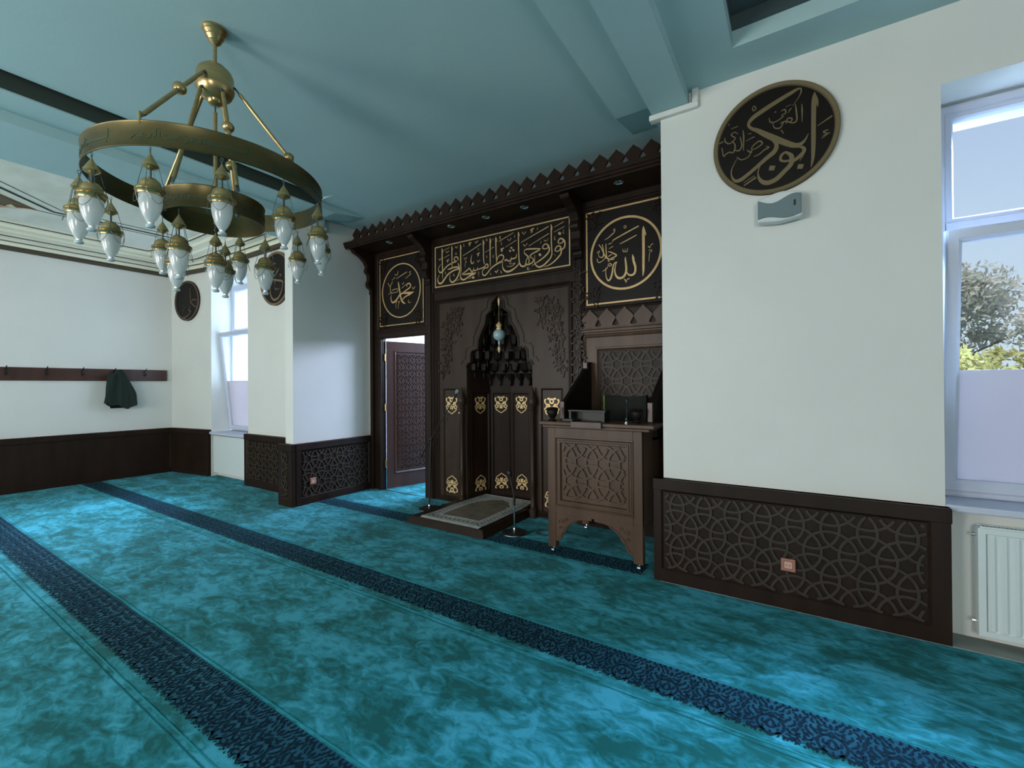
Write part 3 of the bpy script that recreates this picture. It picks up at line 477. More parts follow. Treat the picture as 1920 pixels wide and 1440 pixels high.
window(1, -8.40, -7.18, .76, 3.27, 3.95, 2.47, 3.735, 3.90, .78, 2.45, 1.62)
window(2, .735, 1.98, .80, 3.22, 3.83, 2.46, 3.635, 3.80, .835, 2.405, 1.575)

# ------------------------------------------------------------------ outside
def tree(name, label, x, y, h, r, z0, mt, n, seed, cat='tree', trunk=.10, ls=.10):
    R = random.Random(seed); root = thing(name, label, cat, (x, y, 0), 'trees and shrubs outside the windows')
    tk = MB(); tk.tube([(0, 0, 0), (.05, 0, z0*.5), (0, .05, z0+r*.5), (.03, 0, h-r*.6)], [trunk, trunk*.8, trunk*.6, trunk*.2], 8)
    tips = []
    for i in range(11):
        a = i*2.4; b = r*(.5+.4*R.random()); z = z0+(h-z0)*(.15+.75*i/11)
        e = (b*cos(a), b*sin(a), z+.3*r*R.random()); tk.tube([(0, 0, z-.4*r), (e[0]*.5, e[1]*.5, z-.1*r), e], [trunk*.4, trunk*.25, .01], 6); tips.append(e)
    tk.build('trunk', BARK, root)
    lf = MB()
    clumps = [(R.gauss(0, .42)*r, R.gauss(0, .42)*r, z0+(h-z0)*R.random(), r*(.18+.22*R.random())) for _ in range(34)]+[(*t, r*.3) for t in tips]
    for _ in range(n):
        c = R.choice(clumps); d = Vector((R.gauss(0, 1), R.gauss(0, 1), R.gauss(0, .8))).normalized()*c[3]*R.random()**.4
        p = Vector(c[:3])+d; q = ls*(.6+.8*R.random()); a = Vector((R.gauss(0, 1), R.gauss(0, 1), R.gauss(0, 1))).normalized(); b = a.orthogonal().normalized()
        lf.add([p+a*q, p+b*q*.5, p-a*q, p-b*q*.5], [(0, 1, 2, 3)])
    f = lf.build('foliage', mt, root); f['kind'] = 'stuff'
    return root
tree('tree', 'tall grey-olive tree crown seen through the clear glass of the right window', 3.0, 15.5, 4.35, 1.75, .6, LEAFA, 15000, 3, ls=.07)
tree('tree', 'thin upright green tree seen through the tilted left window', -21.6, 10.6, 3.3, 1.1, .5, LEAFC, 5000, 8, ls=.10)
tree('shrub', 'yellowish bush at the right edge of the right window above the frosted glass', 4.1, 12.2, 2.15, .75, .2, LEAFB, 4200, 5, 'bush', .05, .075)
tree('shrub', 'green and yellow bush below the olive tree in the right window', 2.3, 10.9, 2.0, .70, .2, LEAFB, 3000, 12, 'bush', .05, .075)
struct(MB().box(-60, 60, 8.2, 70, -1.2, -1.0).build('ground', GRASS))
hs = MB().box(-40, -22, 13, 22, -1, 4.2); hroot = tag(hs.build('house', HOUSE), 'pale rendered house behind the green tree outside the left window', 'house')
MB().prism([(-41, 12.5, 4.2), (-41, 22.5, 4.2), (-41, 17.5, 5.6)], [(-21, 12.5, 4.2), (-21, 22.5, 4.2), (-21, 17.5, 5.6)]).build('roof', CONC, hroot)
for i in range(3): MB().box(-36+i*5, -34.6+i*5, 12.97, 13.02, .8, 2.6).build('house_window', SPKG, hroot)

# ------------------------------------------------------------------ dark wainscot panels
def wainscot(label, F, rect, th=.06, lat=True, stile_l=.05, stile_r=.05, cap=.085, base=.09, off=(0, 0), wood=WOOD, plain=False):
    u0, u1, v0, v1 = rect; b = MB()
    b.fbox(F, u0, u1, v0, v1, -th, -.016)
    if not plain:
        b.fbox(F, u0, u0+stile_l, v0, v1-cap, -.017, 0).fbox(F, u1-stile_r, u1, v0, v1-cap, -.017, 0).fbox(F, u0+stile_l, u1-stile_r, v0, v0+base, -.017, 0)
        b.molding(F, (u0+stile_l, u1-stile_r, v0+base, v1-cap), [(0, -.002), (.010, -.012), (.014, -.016)])
    root = tag(b.build('wainscot_panel', wood), label, 'wall panel')
    root['group'] = 'dark wooden wainscot sections'
    c = MB().fbox(F, u0-.004, u1+.004, v1-cap, v1, -th, .006)
    c.build('top_rail', wood, root, bevel=.004)
    if plain: MB().fbox(F, u0, u1, v0, v0+.07, -.018, -.006).build('skirting', wood, root)
    if lat:
        r = (u0+stile_l+.012, u1-stile_r-.012, v0+base+.012, v1-cap-.012)
        lattice(F, r, .187, .142, .0165, -.017, -.004, off).build('star_lattice', LATT, root)
    return root
FPR = frame((0, 3.47, 0), (1, 0, 0), (0, 0, 1), (0, -1, 0))
wainscot('long dark carved wainscot panel under the large round plaque, left of the right radiator', FPR, (-.942, .727, .003, .783), .058, stile_l=.055, stile_r=.085, off=(.104, -.014))
FPL = frame((-5.30, 0, 0), (0, 1, 0), (0, 0, 1), (1, 0, 0))
wainscot('carved wainscot panel beside the open door, on the side of the left pier', FPL, (3.224, 4.415, .003, .783), .055, stile_l=.06, stile_r=.06, off=(0, -.014))
FPF = frame((0, 3.16, 0), (1, 0, 0), (0, 0, 1), (0, -1, 0))
wainscot('narrow carved wainscot piece on the front of the left pilaster', FPF, (-5.60, -5.305, .003, .783), .055, stile_l=.05, stile_r=.07, off=(.05, .08))
FWL = frame((0, 3.52, 0), (1, 0, 0), (0, 0, 1), (0, -1, 0))
wainscot('dark carved wainscot section right of the left window, under the half-hidden plaque', FWL, (-7.18, -5.605, .003, .79), .058, off=(.03, .05))
_d = Vector((1.13, .16, 0)).normalized(); FSL = frame((-9.492, 3.392, 0), _d, (0, 0, 1), (_d.y, -_d.x, 0))
wainscot('plain dark wainscot section between the left corner and the left radiator', FSL, (-.03, 1.075, .003, .79), .058, lat=False, plain=True)
FLW = frame((-9.49, 0, 0), (0, -1, 0), (0, 0, 1), (1, 0, 0))
wainscot('long plain dark wainscot along the left wall below the coat rail', FLW, (-3.386, 4.2, .003, .79), .058, lat=False, plain=True)

# ------------------------------------------------------------------ the carved mihrab wall
FF = frame((0, 4.42, 0), (1, 0, 0), (0, 0, 1), (0, -1, 0))
mih = tag(MB().box(-5.309, -5.08, 4.42, 4.478, .003, 3.5).box(-5.08, -4.23, 4.42, 4.478, 2.20, 3.5).box(-4.23, -4.05, 4.42, 4.478, .003, 3.5).box(-4.05, -2.04, 4.42, 4.478, 2.65, 3.5).box(-2.04, -.885, 4.42, 4.478, .003, 3.5).build('mihrab_wall', WOOD),
          'dark carved wooden mihrab wall with gold calligraphy panels, between the two white piers', 'mihrab wall')
def part(mb, name, mt, parent=mih, **k): return mb.build(name, mt, parent, **k)
# niche board with its stepped arch
AC = -3.045
arch = [(.48, .0), (.48, 1.74), (.45, 1.79), (.41, 1.80), (.405, 1.91), (.375, 1.95), (.29, 1.96), (.28, 2.07), (.24, 2.16), (.18, 2.26), (.16, 2.37), (.085, 2.42), (.075, 2.51), (.0, 2.59)]
nb = MB()
for sg, ue in ((-1, -4.05), (1, -2.04)):
    po = [(AC+sg*a, b+.003) for a, b in arch]+[(AC, 2.65), (ue, 2.65), (ue, .003)]
    nb.fprism(FF, po if sg > 0 else po[::-1], -.055, .0)
niche_board = part(nb, 'niche_board', WOODL)
out = [(a+(.085 if i < len(arch)-1 else 0)*(1 if b < 2.4 else .8), b+(0 if b < 1.7 else .04)) for i, (a, b) in enumerate(arch)]
out[-1] = (0.02, 2.625)
ct = MB()
for sg in (-1, 1): ct.ribbon(FF, [(AC+sg*a, b, .012) for a, b in out[1:]], 0, .006); ct.ribbon(FF, [(AC+sg*(a+.012), b+.005, .022) for a, b in arch[1:]], 0, .010)
part(ct, 'arch_contour', WOOD, niche_board)
part(MB().molding(FF, (-4.035, -2.055, .02, 2.64), [(0, 0), (0, .026), (.012, .030), (.022, .018), (.030, .022), (.040, .010), (.052, .010), (.056, 0)]), 'board_frame', WOOD, niche_board)
# carved arabesque in the spandrels
def arabesque(F, cu, cv, sx_, sz, seed, n=9):
    R = random.Random(seed); mb = MB()
    for i in range(n):
        t = i/(n-1); u = cu+sx_*(.15+.55*(1-t)*(.5+.5*R.random())); v = cv-sz*t
        r = .040+.022*R.random(); ph = R.random()*6.28; d = 1 if i % 2 else -1
        sp = [(u+r*(1-q/16)*cos(ph+d*q*.42), v+r*(1-q/16)*sin(ph+d*q*.42), .006+.010*q/14) for q in range(14)]
        mb.ribbon(F, sp, 0, .010)
        for q in range(3):
            a = ph+q*2.1; mb.ribbon(F, spline([(u+r*cos(a), v+r*sin(a), .004), (u+(r+.02)*cos(a+.3), v+(r+.02)*sin(a+.3), .018), (u+(r+.045)*cos(a+.2), v+(r+.045)*sin(a+.2), .004)]), 0, .014)
        mb.ribbon(F, spline([(u, v+.06, .006), (u+.02*d, v+.01, .012), (u+.005, v-.07, .005)]), 0, .012)
    return mb
for sg in (-1, 1):
    ab = arabesque(FF, AC+sg*.90, 2.46, -sg*.62, .10, 3, 6)
    for k in range(5): a2 = arabesque(FF, AC+sg*.90, 2.36-k*.15, -sg*(.52-.09*k), .09, 5+k, 4); ab.add(a2.v, a2.f)
    part(ab, 'carved_arabesque', WOODL, niche_board)
for u in (-3.775, -2.315):
    part(MB().molding(FF, (u-.135, u+.135, .06, 1.47), [(0, 0), (0, .008), (.010, .012), (.018, .004), (.02, 0)]), 'panel_frame', WOOD, niche_board)
    part(shield(FF, u, 1.25, .19, .22, 0, .005), 'gold_badge', GOLDB, niche_board); part(shield(FF, u, .235, .19, .22, 0, .005, True), 'gold_badge', GOLDB, niche_board)
# niche interior
NP = [(-3.525, 4.475), (-3.43, 4.80), (-3.20, 4.96), (-2.89, 4.96), (-2.66, 4.80), (-2.565, 4.475)]
nc = MB()
for (xa, ya), (xb, yb) in zip(NP, NP[1:]):
    d = Vector((yb-ya, -(xb-xa), 0)).normalized()*.03
    nc.prism([(xa, ya, .003), (xb, yb, .003), (xb-d.x, yb-d.y, .003), (xa-d.x, ya-d.y, .003)], [(xa, ya, 2.7), (xb, yb, 2.7), (xb-d.x, yb-d.y, 2.7), (xa-d.x, ya-d.y, 2.7)])
nc.prism([(x, y+.02, 2.68) for x, y in NP], [(x, y+.02, 2.72) for x, y in NP])
niche = part(nc, 'niche', WOOD)
for i, ((xa, ya), (xb, yb)) in enumerate(zip(NP, NP[1:])):
    L = math.hypot(xb-xa, yb-ya); ua = Vector(((xb-xa)/L, (yb-ya)/L, 0)); na = Vector((ua.y, -ua.x, 0))
    G = frame((xa, ya, 0), ua, (0, 0, 1), na); ww = min(.17, L*.60)
    p = MB().molding(G, (.02, L-.02, .12, 1.415), [(0, 0), (0, .012), (.012, .014), (.024, .004), (.028, 0)])
    p.fbox(G, .0, L, 1.425, 1.455, 0, .016).fbox(G, 0, L, .09, .10, 0, .01)
    part(p, 'niche_panel', WOOD, niche)
    part(shield(G, L/2, 1.25, ww, .22, 0, .004), 'gold_badge', GOLDB, niche); part(shield(G, L/2, .235, ww, .22, 0, .004, True), 'gold_badge', GOLDB, niche)
# stepped stalactite vault
mq = MB()
tiers = [(.93, 1.66, 1.80, 9), (.74, 1.80, 1.96, 8), (.56, 1.98, 2.16, 6), (.36, 2.20, 2.40, 4), (.17, 2.42, 2.56, 3)]
def half(s, n=12): return [(AC-.475*s*cos(pi*i/n), 4.47+.47*s*sin(pi*i/n)) for i in range(n+1)]
for ti, (s_, za, zb, n) in enumerate(tiers):
    so = tiers[ti-1][0] if ti else 1.0
    a, b = half(s_-.02), half(so*1.02)                      # horizontal shelf
    for i in range(len(a)-1):
        for z_ in (zb,): mq.prism([(*a[i], z_-.012), (*a[i+1], z_-.012), (*b[i+1], z_-.012), (*b[i], z_-.012)], [(*a[i], z_), (*a[i+1], z_), (*b[i+1], z_), (*b[i], z_)])
    for i in range(n+1):                                    # hanging brackets
        an = pi*(i+.5)/(n+1); cx, cy = AC-.475*(s_*.5+so*.5)*cos(an)*.985, 4.475+.47*(s_*.5+so*.5)*sin(an)
        rt, rb = .046+.02*s_, .010; k = 6
        T = [(cx+rt*cos(q*2*pi/k+an), max(4.462, cy+rt*sin(q*2*pi/k+an)), zb-.012) for q in range(k)]
        Mid = [(cx+rt*.8*cos(q*2*pi/k+an), max(4.462, cy+rt*.8*sin(q*2*pi/k+an)), zb-(zb-za)*.68) for q in range(k)]
        Bt = [(cx+rb*cos(q*2*pi/k+an), max(4.462, cy+rb*sin(q*2*pi/k+an)), za+.01) for q in range(k)]
        Bl = [(cx+rb*cos(q*2*pi/k+an), max(4.462, cy+rb*sin(q*2*pi/k+an)), za-.05) for q in range(k)]
        mq.prism(T, Mid).prism(Mid, Bt).prism(Bt, Bl)
for x, y in NP[1:5]+[(-3.33, 4.90), (-3.045, 4.965), (-2.76, 4.90)]:
    ux, uy = AC-x, 4.46-y; l_ = math.hypot(ux, uy); cx, cy = x+ux/l_*.035, y+uy/l_*.035
    for za, zb, ra, rb in ((1.50, 1.52, .012, .022), (1.52, 1.57, .022, .026), (1.57, 1.66, .026, .075)):
        mq.prism([(cx+ra*cos(q*pi/3), cy+ra*sin(q*pi/3), za) for q in range(6)], [(cx+rb*cos(q*pi/3), cy+rb*sin(q*pi/3), zb) for q in range(6)])
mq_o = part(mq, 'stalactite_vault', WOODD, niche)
# slender columns at the niche jambs
for x in (AC-.525, AC+.505):
    c = (x, 4.372, .003)
    body = part(MB().lathe([(0, 0), (.042, 0), (.042, .10), (.030, .11), (.034, .13), (.026, .15), (.026, .34), (.034, .36), (.027, .39), (.035, .42), (.026, .45), (.0245, 1.17), (.033, 1.19), (.026, 1.21), (.036, 1.225), (.026, 1.24)], c, 20), 'niche_column', WOODL, smooth=True)
    part(MB().lathe([(.026, 1.24), (.032, 1.26), (.046, 1.29), (.050, 1.32), (.042, 1.35), (.030, 1.38), (.022, 1.42), (.012, 1.47), (0, 1.49)], c, 20), 'capital', WOODL, body, smooth=True)
# calligraphy panels
def gold_panel(name, rect, cc, cr_, key, cu, cv, fw_, cw, wf=1.0):
    b = part(MB().fbox(FF, rect[0]-.015, rect[1]+.015, rect[2]-.015, rect[3]+.015, -.001, .008), name, WOODD)
    part(MB().molding(FF, rect, [(0, .008), (0, .014), (fw_, .014), (fw_, .008)]), 'gold_border', GOLD, b)
    if cc: part(MB().ribbon(FF, circ(cc[0], cc[1], cr_, 72, cw), .008, .014, True), 'gold_ring', GOLD, b)
    part(writing(FF, WRITING[key], .008, .0125, cu, cv, wf=wf), 'gold_calligraphy', GOLD, b)
    return b
pA = gold_panel('round_script_panel', (-1.885, -1.02, 2.345, 3.33), (-1.465, 2.842), .362, 'allah', -1.47, 2.84, .016, .022)
pV = gold_panel('verse_panel', (-4.04, -2.07, 2.805, 3.345), None, 0, 'verse', -3.055, 3.08, .014, 0)
pM = gold_panel('round_script_panel', (-5.12, -4.25, 2.372, 3.347), (-4.685, 2.853), .375, 'muhammad', -4.68, 2.855, .012, .016)
for rc_, p_ in (((-1.885, -1.02, 2.345, 3.33), pA), ((-5.12, -4.25, 2.372, 3.347), pM)):
    co = MB()
    for u, v, d in ((rc_[0]+.09, rc_[2]+.09, 1), (rc_[1]-.09, rc_[2]+.09, 2), (rc_[0]+.09, rc_[3]-.09, 3), (rc_[1]-.09, rc_[3]-.09, 4)):
        a2 = arabesque(frame((0, 4.412, 0), (1, 0, 0), (0, 0, 1), (0, -1, 0)), u, v+.03, 0, .06, d, 3); co.add(a2.v, a2.f)
    part(co, 'corner_carving', WOOD, p_)
# frames and pilasters
fr = MB()
for rc_ in ((-5.15, -4.22, 2.342, 3.377), (-4.07, -2.04, 2.775, 3.375), (-1.915, -.99, 2.315, 3.36)):
    fr.molding(FF, rc_, [(-.03, 0), (-.03, .016), (-.015, .022), (0, .012), (.005, 0)])
part(fr, 'panel_frame', WOOD)
dj = MB().fbox(FF, -5.14, -5.085, .003, 2.205, 0, .03).fbox(FF, -4.225, -4.165, .003, 2.205, 0, .03).fbox(FF, -5.14, -4.165, 2.205, 2.27, 0, .03)
part(dj, 'door_casing', WOOD, bevel=.006)
ps = MB()
for u in (-4.145, -1.97): ps.fbox(FF, u-.03, u+.03, .003, 2.86, 0, .028)
ps.fbox(FF, -5.309, -5.25, .003, 2.86, 0, .04)
for k in range(4): ps.fbox(FF, -4.112+.012*k, -4.106+.012*k, .003, 2.76, 0, .014)
part(ps, 'pilaster', WOOD, bevel=.004)
part(arabesque(frame((0, 4.392, 0), (1, 0, 0), (0, 0, 1), (0, -1, 0)), -1.97, 2.7, 0, 2.6, 21, 40), 'carved_vine', WOODL)
# scroll brackets under the cornice
for u0, u1 in ((-5.309, -5.24), (-4.19, -4.10), (-2.02, -1.92)):
    pf = [(.0, 3.452), (.36, 3.452), (.37, 3.43), (.35, 3.40), (.30, 3.385), (.24, 3.36), (.17, 3.31), (.13, 3.25), (.135, 3.22), (.15, 3.19), (.14, 3.16), (.10, 3.13), (.095, 3.06), (.115, 3.02), (.12, 2.98), (.09, 2.94), (.06, 2.93), (.05, 2.90), (.06, 2.87), (.03, 2.85), (.0, 2.85)]
    b = MB().prism([(u0, 4.42-d, z) for d, z in pf], [(u1, 4.42-d, z) for d, z in pf])
    part(b, 'scroll_bracket', WOOD, bevel=.005)
# cornice and cresting
co = MB().box(-5.355, -.885, 4.0, 4.478, 3.455, 3.50)
pc = [(.0, 3.44), (.012, 3.44), (.012, 3.46), (.03, 3.465), (.03, 3.485), (.045, 3.495), (.045, 3.525), (.02, 3.53), (0, 3.53)]
co.prism([(-5.355, 4.01-d, z) for d, z in pc], [(-.885, 4.01-d, z) for d, z in pc])
cornice = part(co, 'cornice', WOOD)
def cresting(F, u0, u1, v, p, h, d0, d1):
    mb = MB(); shp = [(-.5, 0), (-.5, .07), (-.34, .10), (-.17, .20), (-.24, .34), (-.44, .36), (-.5, .42), (-.47, .52), (-.30, .70), (-.12, .86), (0, 1)]
    hf = [(-.5, 0), (-.5, .05), (-.30, .10), (-.36, .24), (-.46, .38), (-.50, .46), (-.46, .54), (-.28, .72), (-.10, .88)]
    n = round((u1-u0)/p)
    for i in range(n):
        c = u0+(i+.5)*p
        poly = [(c+a*p, v+b*h) for a, b in hf]+[(c, v+h)]+[(c-a*p, v+b*h) for a, b in hf[::-1]]
        mb.fprism(F, poly, d0, d1)
    return mb
FCR = frame((0, 3.985, 0), (1, 0, 0), (0, 0, 1), (0, -1, 0))
part(cresting(FCR, -5.15, -.91, 3.525, .16, .150, 0, .022), 'cresting', WOOD, cornice)
FSD = frame((-5.15, 0, 0), (0, 1, 0), (0, 0, 1), (-1, 0, 0))
part(cresting(FF, -1.935, -.905, 2.10, .187, .20, 0, .03), 'cresting', WOODP)
part(MB().fbox(FF, -1.94, -.89, 2.085, 2.10, 0, .05).fbox(FF, -1.94, -.89, 2.055, 2.085, 0, .035).fbox(FF, -1.94, -.89, 2.035, 2.055, 0, .02), 'moulded_rail', WOODP, bevel=.004)
part(MB().molding(FF, (-1.92, -.90, .6, 2.03), [(0, 0), (0, .02), (.015, .024), (.03, .010), (.13, .010), (.135, .022), (.150, .022), (.165, .004), (.17, 0)]), 'back_frame', WOODP)
part(lattice(FF, (-1.745, -1.075, .78, 1.855), .197, .150, .018, 0, .012, (.092, .078)), 'star_lattice', LATT)

# five small spotlights in the cornice soffit
for i, (x, nm) in enumerate(((-4.625, 'the leftmost, above the small round script'), (-3.535, 'left one above the verse panel'), (-3.01, 'middle one above the verse panel'), (-2.495, 'right one above the verse panel'), (-1.434, 'the rightmost, above the large round script'))):
    r = thing('spotlight', 'small chrome spotlight under the cornice, '+nm, 'spotlight', (x, 4.15, 3.455), 'spotlights under the cornice')
    MB().lathe([(.030, .0), (.046, -.001), (.048, -.006), (.042, -.011), (.034, -.010), (.030, -.004)], n=24).build('ring', CHROME, r, smooth=True)
    MB().lathe([(0, -.004), (.02, -.007), (.031, -.004), (.031, 0), (0, 0)], n=20).build('lens', SPKG, r, smooth=True)

# ------------------------------------------------------------------ the open door
al = rad(73); DU = Vector((cos(al), sin(al), 0)); DN = Vector((sin(al), -cos(al), 0))
FD = frame((-5.045, 4.475, 0), DU, (0, 0, 1), DN)
dl = MB().fbox(FD, .0, .84, .012, 2.165, -.04, 0)
door = struct(dl.build('door_1', WOODDOOR))
MB().molding(FD, (.11, .73, .22, 2.03), [(0, 0), (0, .010), (.010, .014), (.025, .004), (.03, 0)]).build('panel_moulding', WOODDOOR, door)
lattice(FD, (.15, .69, .26, 1.99), .118, .090, .011, -.001, .013).build('star_lattice', WOODDOOR, door)
for z in (.38, 1.20, 1.93):
    MB().tube([(-5.062, 4.455, z-.05), (-5.062, 4.455, z+.05)], .011, 10).build('hinge', BRASS, door)

# ------------------------------------------------------------------ hanging lamp of the niche
hl = thing('hanging_lamp', 'pale blue glass globe lamp on a thin chain inside the mihrab arch', 'lamp', (-3.045, 4.45, 2.565))
MB().lathe([(0, .0), (.012, 0), (.016, -.02), (.010, -.085), (.006, -.09), (0, -.09)], n=16).build('ceiling_cap', GOLDB, hl, smooth=True)
MB().tube([(0, .0, .02), (0, .0, -.01)], .006, 6).build('hook', BRASS, hl)
ch = MB()
for i in range(14):
    z = -.09-i*.0145
    ch.tube([(.004*cos(a)*(1 if i % 2 else .2), .004*cos(a)*(.2 if i % 2 else 1), z-.007+.009*sin(a)) for a in [2*pi*k/8 for k in range(8)]], .0013, 5, True)
ch.build('chain', BRASS, hl)
MB().lathe([(0, -.29), (.012, -.29), (.018, -.305), (.030, -.315), (.038, -.33), (.030, -.345), (.024, -.355), (.034, -.365), (.030, -.38), (0, -.38)], n=24).build('neck', GOLDB, hl, smooth=True)
MB().lathe([(.028, -.372)]+[(.074*sin(a), -.445-.070*cos(a)*-1) for a in [pi*k/16 for k in range(2, 15)]][0:0]+[(.074*sin(pi*k/16), -.445+.072*cos(pi*k/16)) for k in range(2, 16)]+[(.012, -.520), (.014, -.545), (.006, -.575), (0, -.576)], n=32).build('glass_globe', GLOBE, hl, smooth=True)
MB().lathe([(0, -.572), (.008, -.585), (.018, -.605), (.020, -.620), (.012, -.645), (.004, -.660), (0, -.665)], n=8).build('finial', GOLDB, hl)

# ------------------------------------------------------------------ preacher's raised chair
PX0, PX1, PY0, PY1 = -1.905, -1.052, 3.55, 4.36
pul = thing('preaching_chair', 'raised wooden preaching chair with star lattice front, standing against the mihrab wall', 'chair', (-1.48, 3.95, 0))
PL = (-1.48, 3.95, 0)
FP = frame((0, PY0, 0), (1, 0, 0), (0, 0, 1), (0, -1, 0)); FPr = rel(FP, PL)
def pp(mb, name, mt, parent=pul, **k): return mb.build(name, mt, parent, **k)
def lo(x0, x1, y0, y1, z0, z1, mb=None): return (mb or MB()).box(x0-PL[0], x1-PL[0], y0-PL[1], y1-PL[1], z0, z1)
b = lo(PX0, PX1, PY0+.02, PY0+.035, .36, 1.12)
lo(PX0, PX1, PY1-.02, PY1, .36, 1.12, b); lo(PX0, PX0+.02, PY0+.02, PY1, .36, 1.12, b); lo(PX1-.02, PX1, PY0+.02, PY1, .36, 1.12, b)
body = pp(b, 'body', WOODP)
st = MB().fbox(FPr, PX0, PX0+.075, .36, 1.124, -.02, 0).fbox(FPr, PX1-.075, PX1, .36, 1.124, -.02, 0).fbox(FPr, PX0+.075, PX1-.075, 1.045, 1.124, -.02, 0).fbox(FPr, PX0+.075, PX1-.075, .36, .43, -.02, 0)
pp(st, 'front_frame', WOODP, body, bevel=.003)
fp = MB().molding(FPr, (PX0+.072, PX1-.072, .427, 1.048), [(0, 0), (0, .010), (.010, .012), (.022, -.002), (.034, -.002), (.038, .006), (.052, .006), (.060, -.016)], fill=True)
pp(fp, 'front_panel', WOODP, body)
pp(lattice(FPr, (PX0+.136, PX1-.136, .489, .991), .198, .150, .017, -.017, -.001, (-.015, .0045)), 'star_lattice', WOODP, body)
for x0 in (PX0, PX1-.075):
    for y0 in (PY0, PY1-.07):
        lg = pp(lo(x0, x0+.075, y0, y0+.07, .055, .36), 'leg', WOODP, bevel=.003)
        c = (x0+.037-PL[0], y0+.03-PL[1])
        pp(MB().tube([(c[0]-.012, c[1], .019), (c[0]+.012, c[1], .019)], .019, 16).tube([(c[0], c[1], .02), (c[0], c[1]+.008, .056)], .006, 8), 'caster', CHROME, lg)
for sg, ux in ((1, PX0+.075), (-1, PX1-.075)):
    ap = [(0, .36), (.34, .36), (.34, .338), (.27, .335), (.215, .325), (.20, .305), (.155, .285), (.12, .25), (.10, .215), (.075, .195), (.06, .15), (.045, .125), (0, .11)]
    apr = MB(); pts = [(ux+sg*a, b_) for a, b_ in ap]; apr.fprism(FPr, pts if sg > 0 else pts[::-1], -.022, -.004)
    a0 = pp(apr, 'apron_bracket', WOODP, bevel=.002)
    ce = MB().ribbon(FPr, spline([(ux+sg*a, b_, .007) for a, b_ in [(.02, .14), (.05, .17), (.075, .22), (.11, .26), (.15, .295), (.20, .325)]]), -.004, .003)
    for (a, b_, r) in ((.05, .29, .028), (.10, .315, .018), (.045, .235, .018)):
        ce.ribbon(FPr, [(ux+sg*(a+r*(1-q/14)*cos(q*.55)), b_+r*(1-q/14)*sin(q*.55), .006) for q in range(12)], -.004, .004)
    pp(ce, 'carving', WOODP, a0)
slab = MB(); lo(-1.968, -.945, 3.500, 3.86, 1.150, 1.182, slab); lo(-1.945, -.985, 3.52, 3.86, 1.124, 1.150, slab)
pp(slab, 'desk_top', WOODP, bevel=.007)
pp(lo(PX0, PX1, 3.86, PY1, 1.02, 1.05), 'seat_board', WOODD)
for x0, x1 in ((-1.865, -1.825), (-1.055, -1.015)):
    F1 = lambda y, z, x: Vector((x-PL[0], y-PL[1], z))
    pr = [(3.735, 1.18), (3.735, 1.335), (3.80, 1.375), (4.10, 1.575), (4.33, 1.72), (4.36, 1.74), (4.385, 1.745), (4.385, 1.05), (3.86, 1.05), (3.86, 1.18)]
    ar = pp(MB().prism([F1(y, z, x0) for y, z in pr], [F1(y, z, x1) for y, z in pr]), 'arm_panel', WOODD, bevel=.003)
    xm = (x0+x1)/2-PL[0]
    pp(MB().prism([(xm-.021, 3.722-PL[1], 1.19), (xm+.021, 3.722-PL[1], 1.19), (xm+.021, 3.752-PL[1], 1.19), (xm-.021, 3.752-PL[1], 1.19)], [(xm-.021, 3.722-PL[1], 1.352), (xm+.021, 3.722-PL[1], 1.352), (xm+.021, 3.752-PL[1], 1.352), (xm-.021, 3.752-PL[1], 1.352)]), 'front_post', WOODDOOR, ar, bevel=.003)
    if x0 < -1.5: pp(MB().box(xm-.022, xm+.022, 4.26-PL[1], 4.30-PL[1], 1.665, 1.735), 'top_block', WOODDOOR, ar, bevel=.002)
urn = [(0, 0), (.040, 0), (.042, .008), (.024, .014), (.020, .024), (.026, .032), (.043, .055), (.050, .090), (.047, .096), (.052, .102), (.055, .112), (.040, .120), (.028, .122), (0, .122)]
for x, y in ((-1.868, 3.575), (-1.12, 3.64)): pp(MB().lathe(urn, (x-PL[0], y-PL[1], 1.182), 24), 'urn_finial', WOODD, smooth=True)
pp(lo(-1.642, -1.368, 3.475, 3.499, 1.140, 1.190), 'front_plaque', WOODDOOR, bevel=.002)

bs = thing('reading_stand', 'low black open stand on the desk of the preaching chair', 'stand', (-1.55, 3.66, 1.183))
MB().box(-.175, .175, -.06, .06, .088, .100).build('shelf', BLACK, bs)
for x in (-.165, .145): MB().box(x, x+.020, -.06, .06, .001, .088).build('side', BLACK, bs)
MB().box(-.145, .145, .045, .057, .001, .088).build('back_panel', BLACK, bs)
cu = thing('seat_back_cushion', 'dark curved cushion with yellow-green edge inside the preaching chair', 'cushion', (-1.38, 4.20, 1.052))
cm = MB(); n = 12
for i in range(n):
    a0_, a1_ = -1+2*i/n, -1+2*(i+1)/n
    q = lambda a: (a*.20, -.07*a*a)
    (x0_, y0_), (x1_, y1_) = q(a0_), q(a1_)
    cm.prism([(x0_, y0_, 0), (x1_, y1_, 0), (x1_, y1_+.06, 0), (x0_, y0_+.06, 0)], [(x0_, y0_, .335+.02*a0_*a0_), (x1_, y1_, .335+.02*a1_*a1_), (x1_, y1_+.06, .335+.02*a1_*a1_), (x0_, y0_+.06, .335+.02*a0_*a0_)])
cm.build('padding', CUSH, cu)
MB().box(-.216, -.199, -.085, -.02, .08, .350).build('edge', GREEN, cu, bevel=.006)
cs = thing('desk_microphone', 'small chrome based gooseneck microphone on the preaching chair desk', 'microphone', (-1.20, 3.62, 1.183))
MB().lathe([(0, 0), (.020, 0), (.020, .008), (.010, .014), (.010, .026), (.014, .032), (.008, .042), (0, .042)], n=16).build('base', CHROME, cs, smooth=True)
MB().tube([(0, 0, .04), (0, .01, .12), (-.005, .03, .17)], .004, 8).build('gooseneck', BLACK, cs)
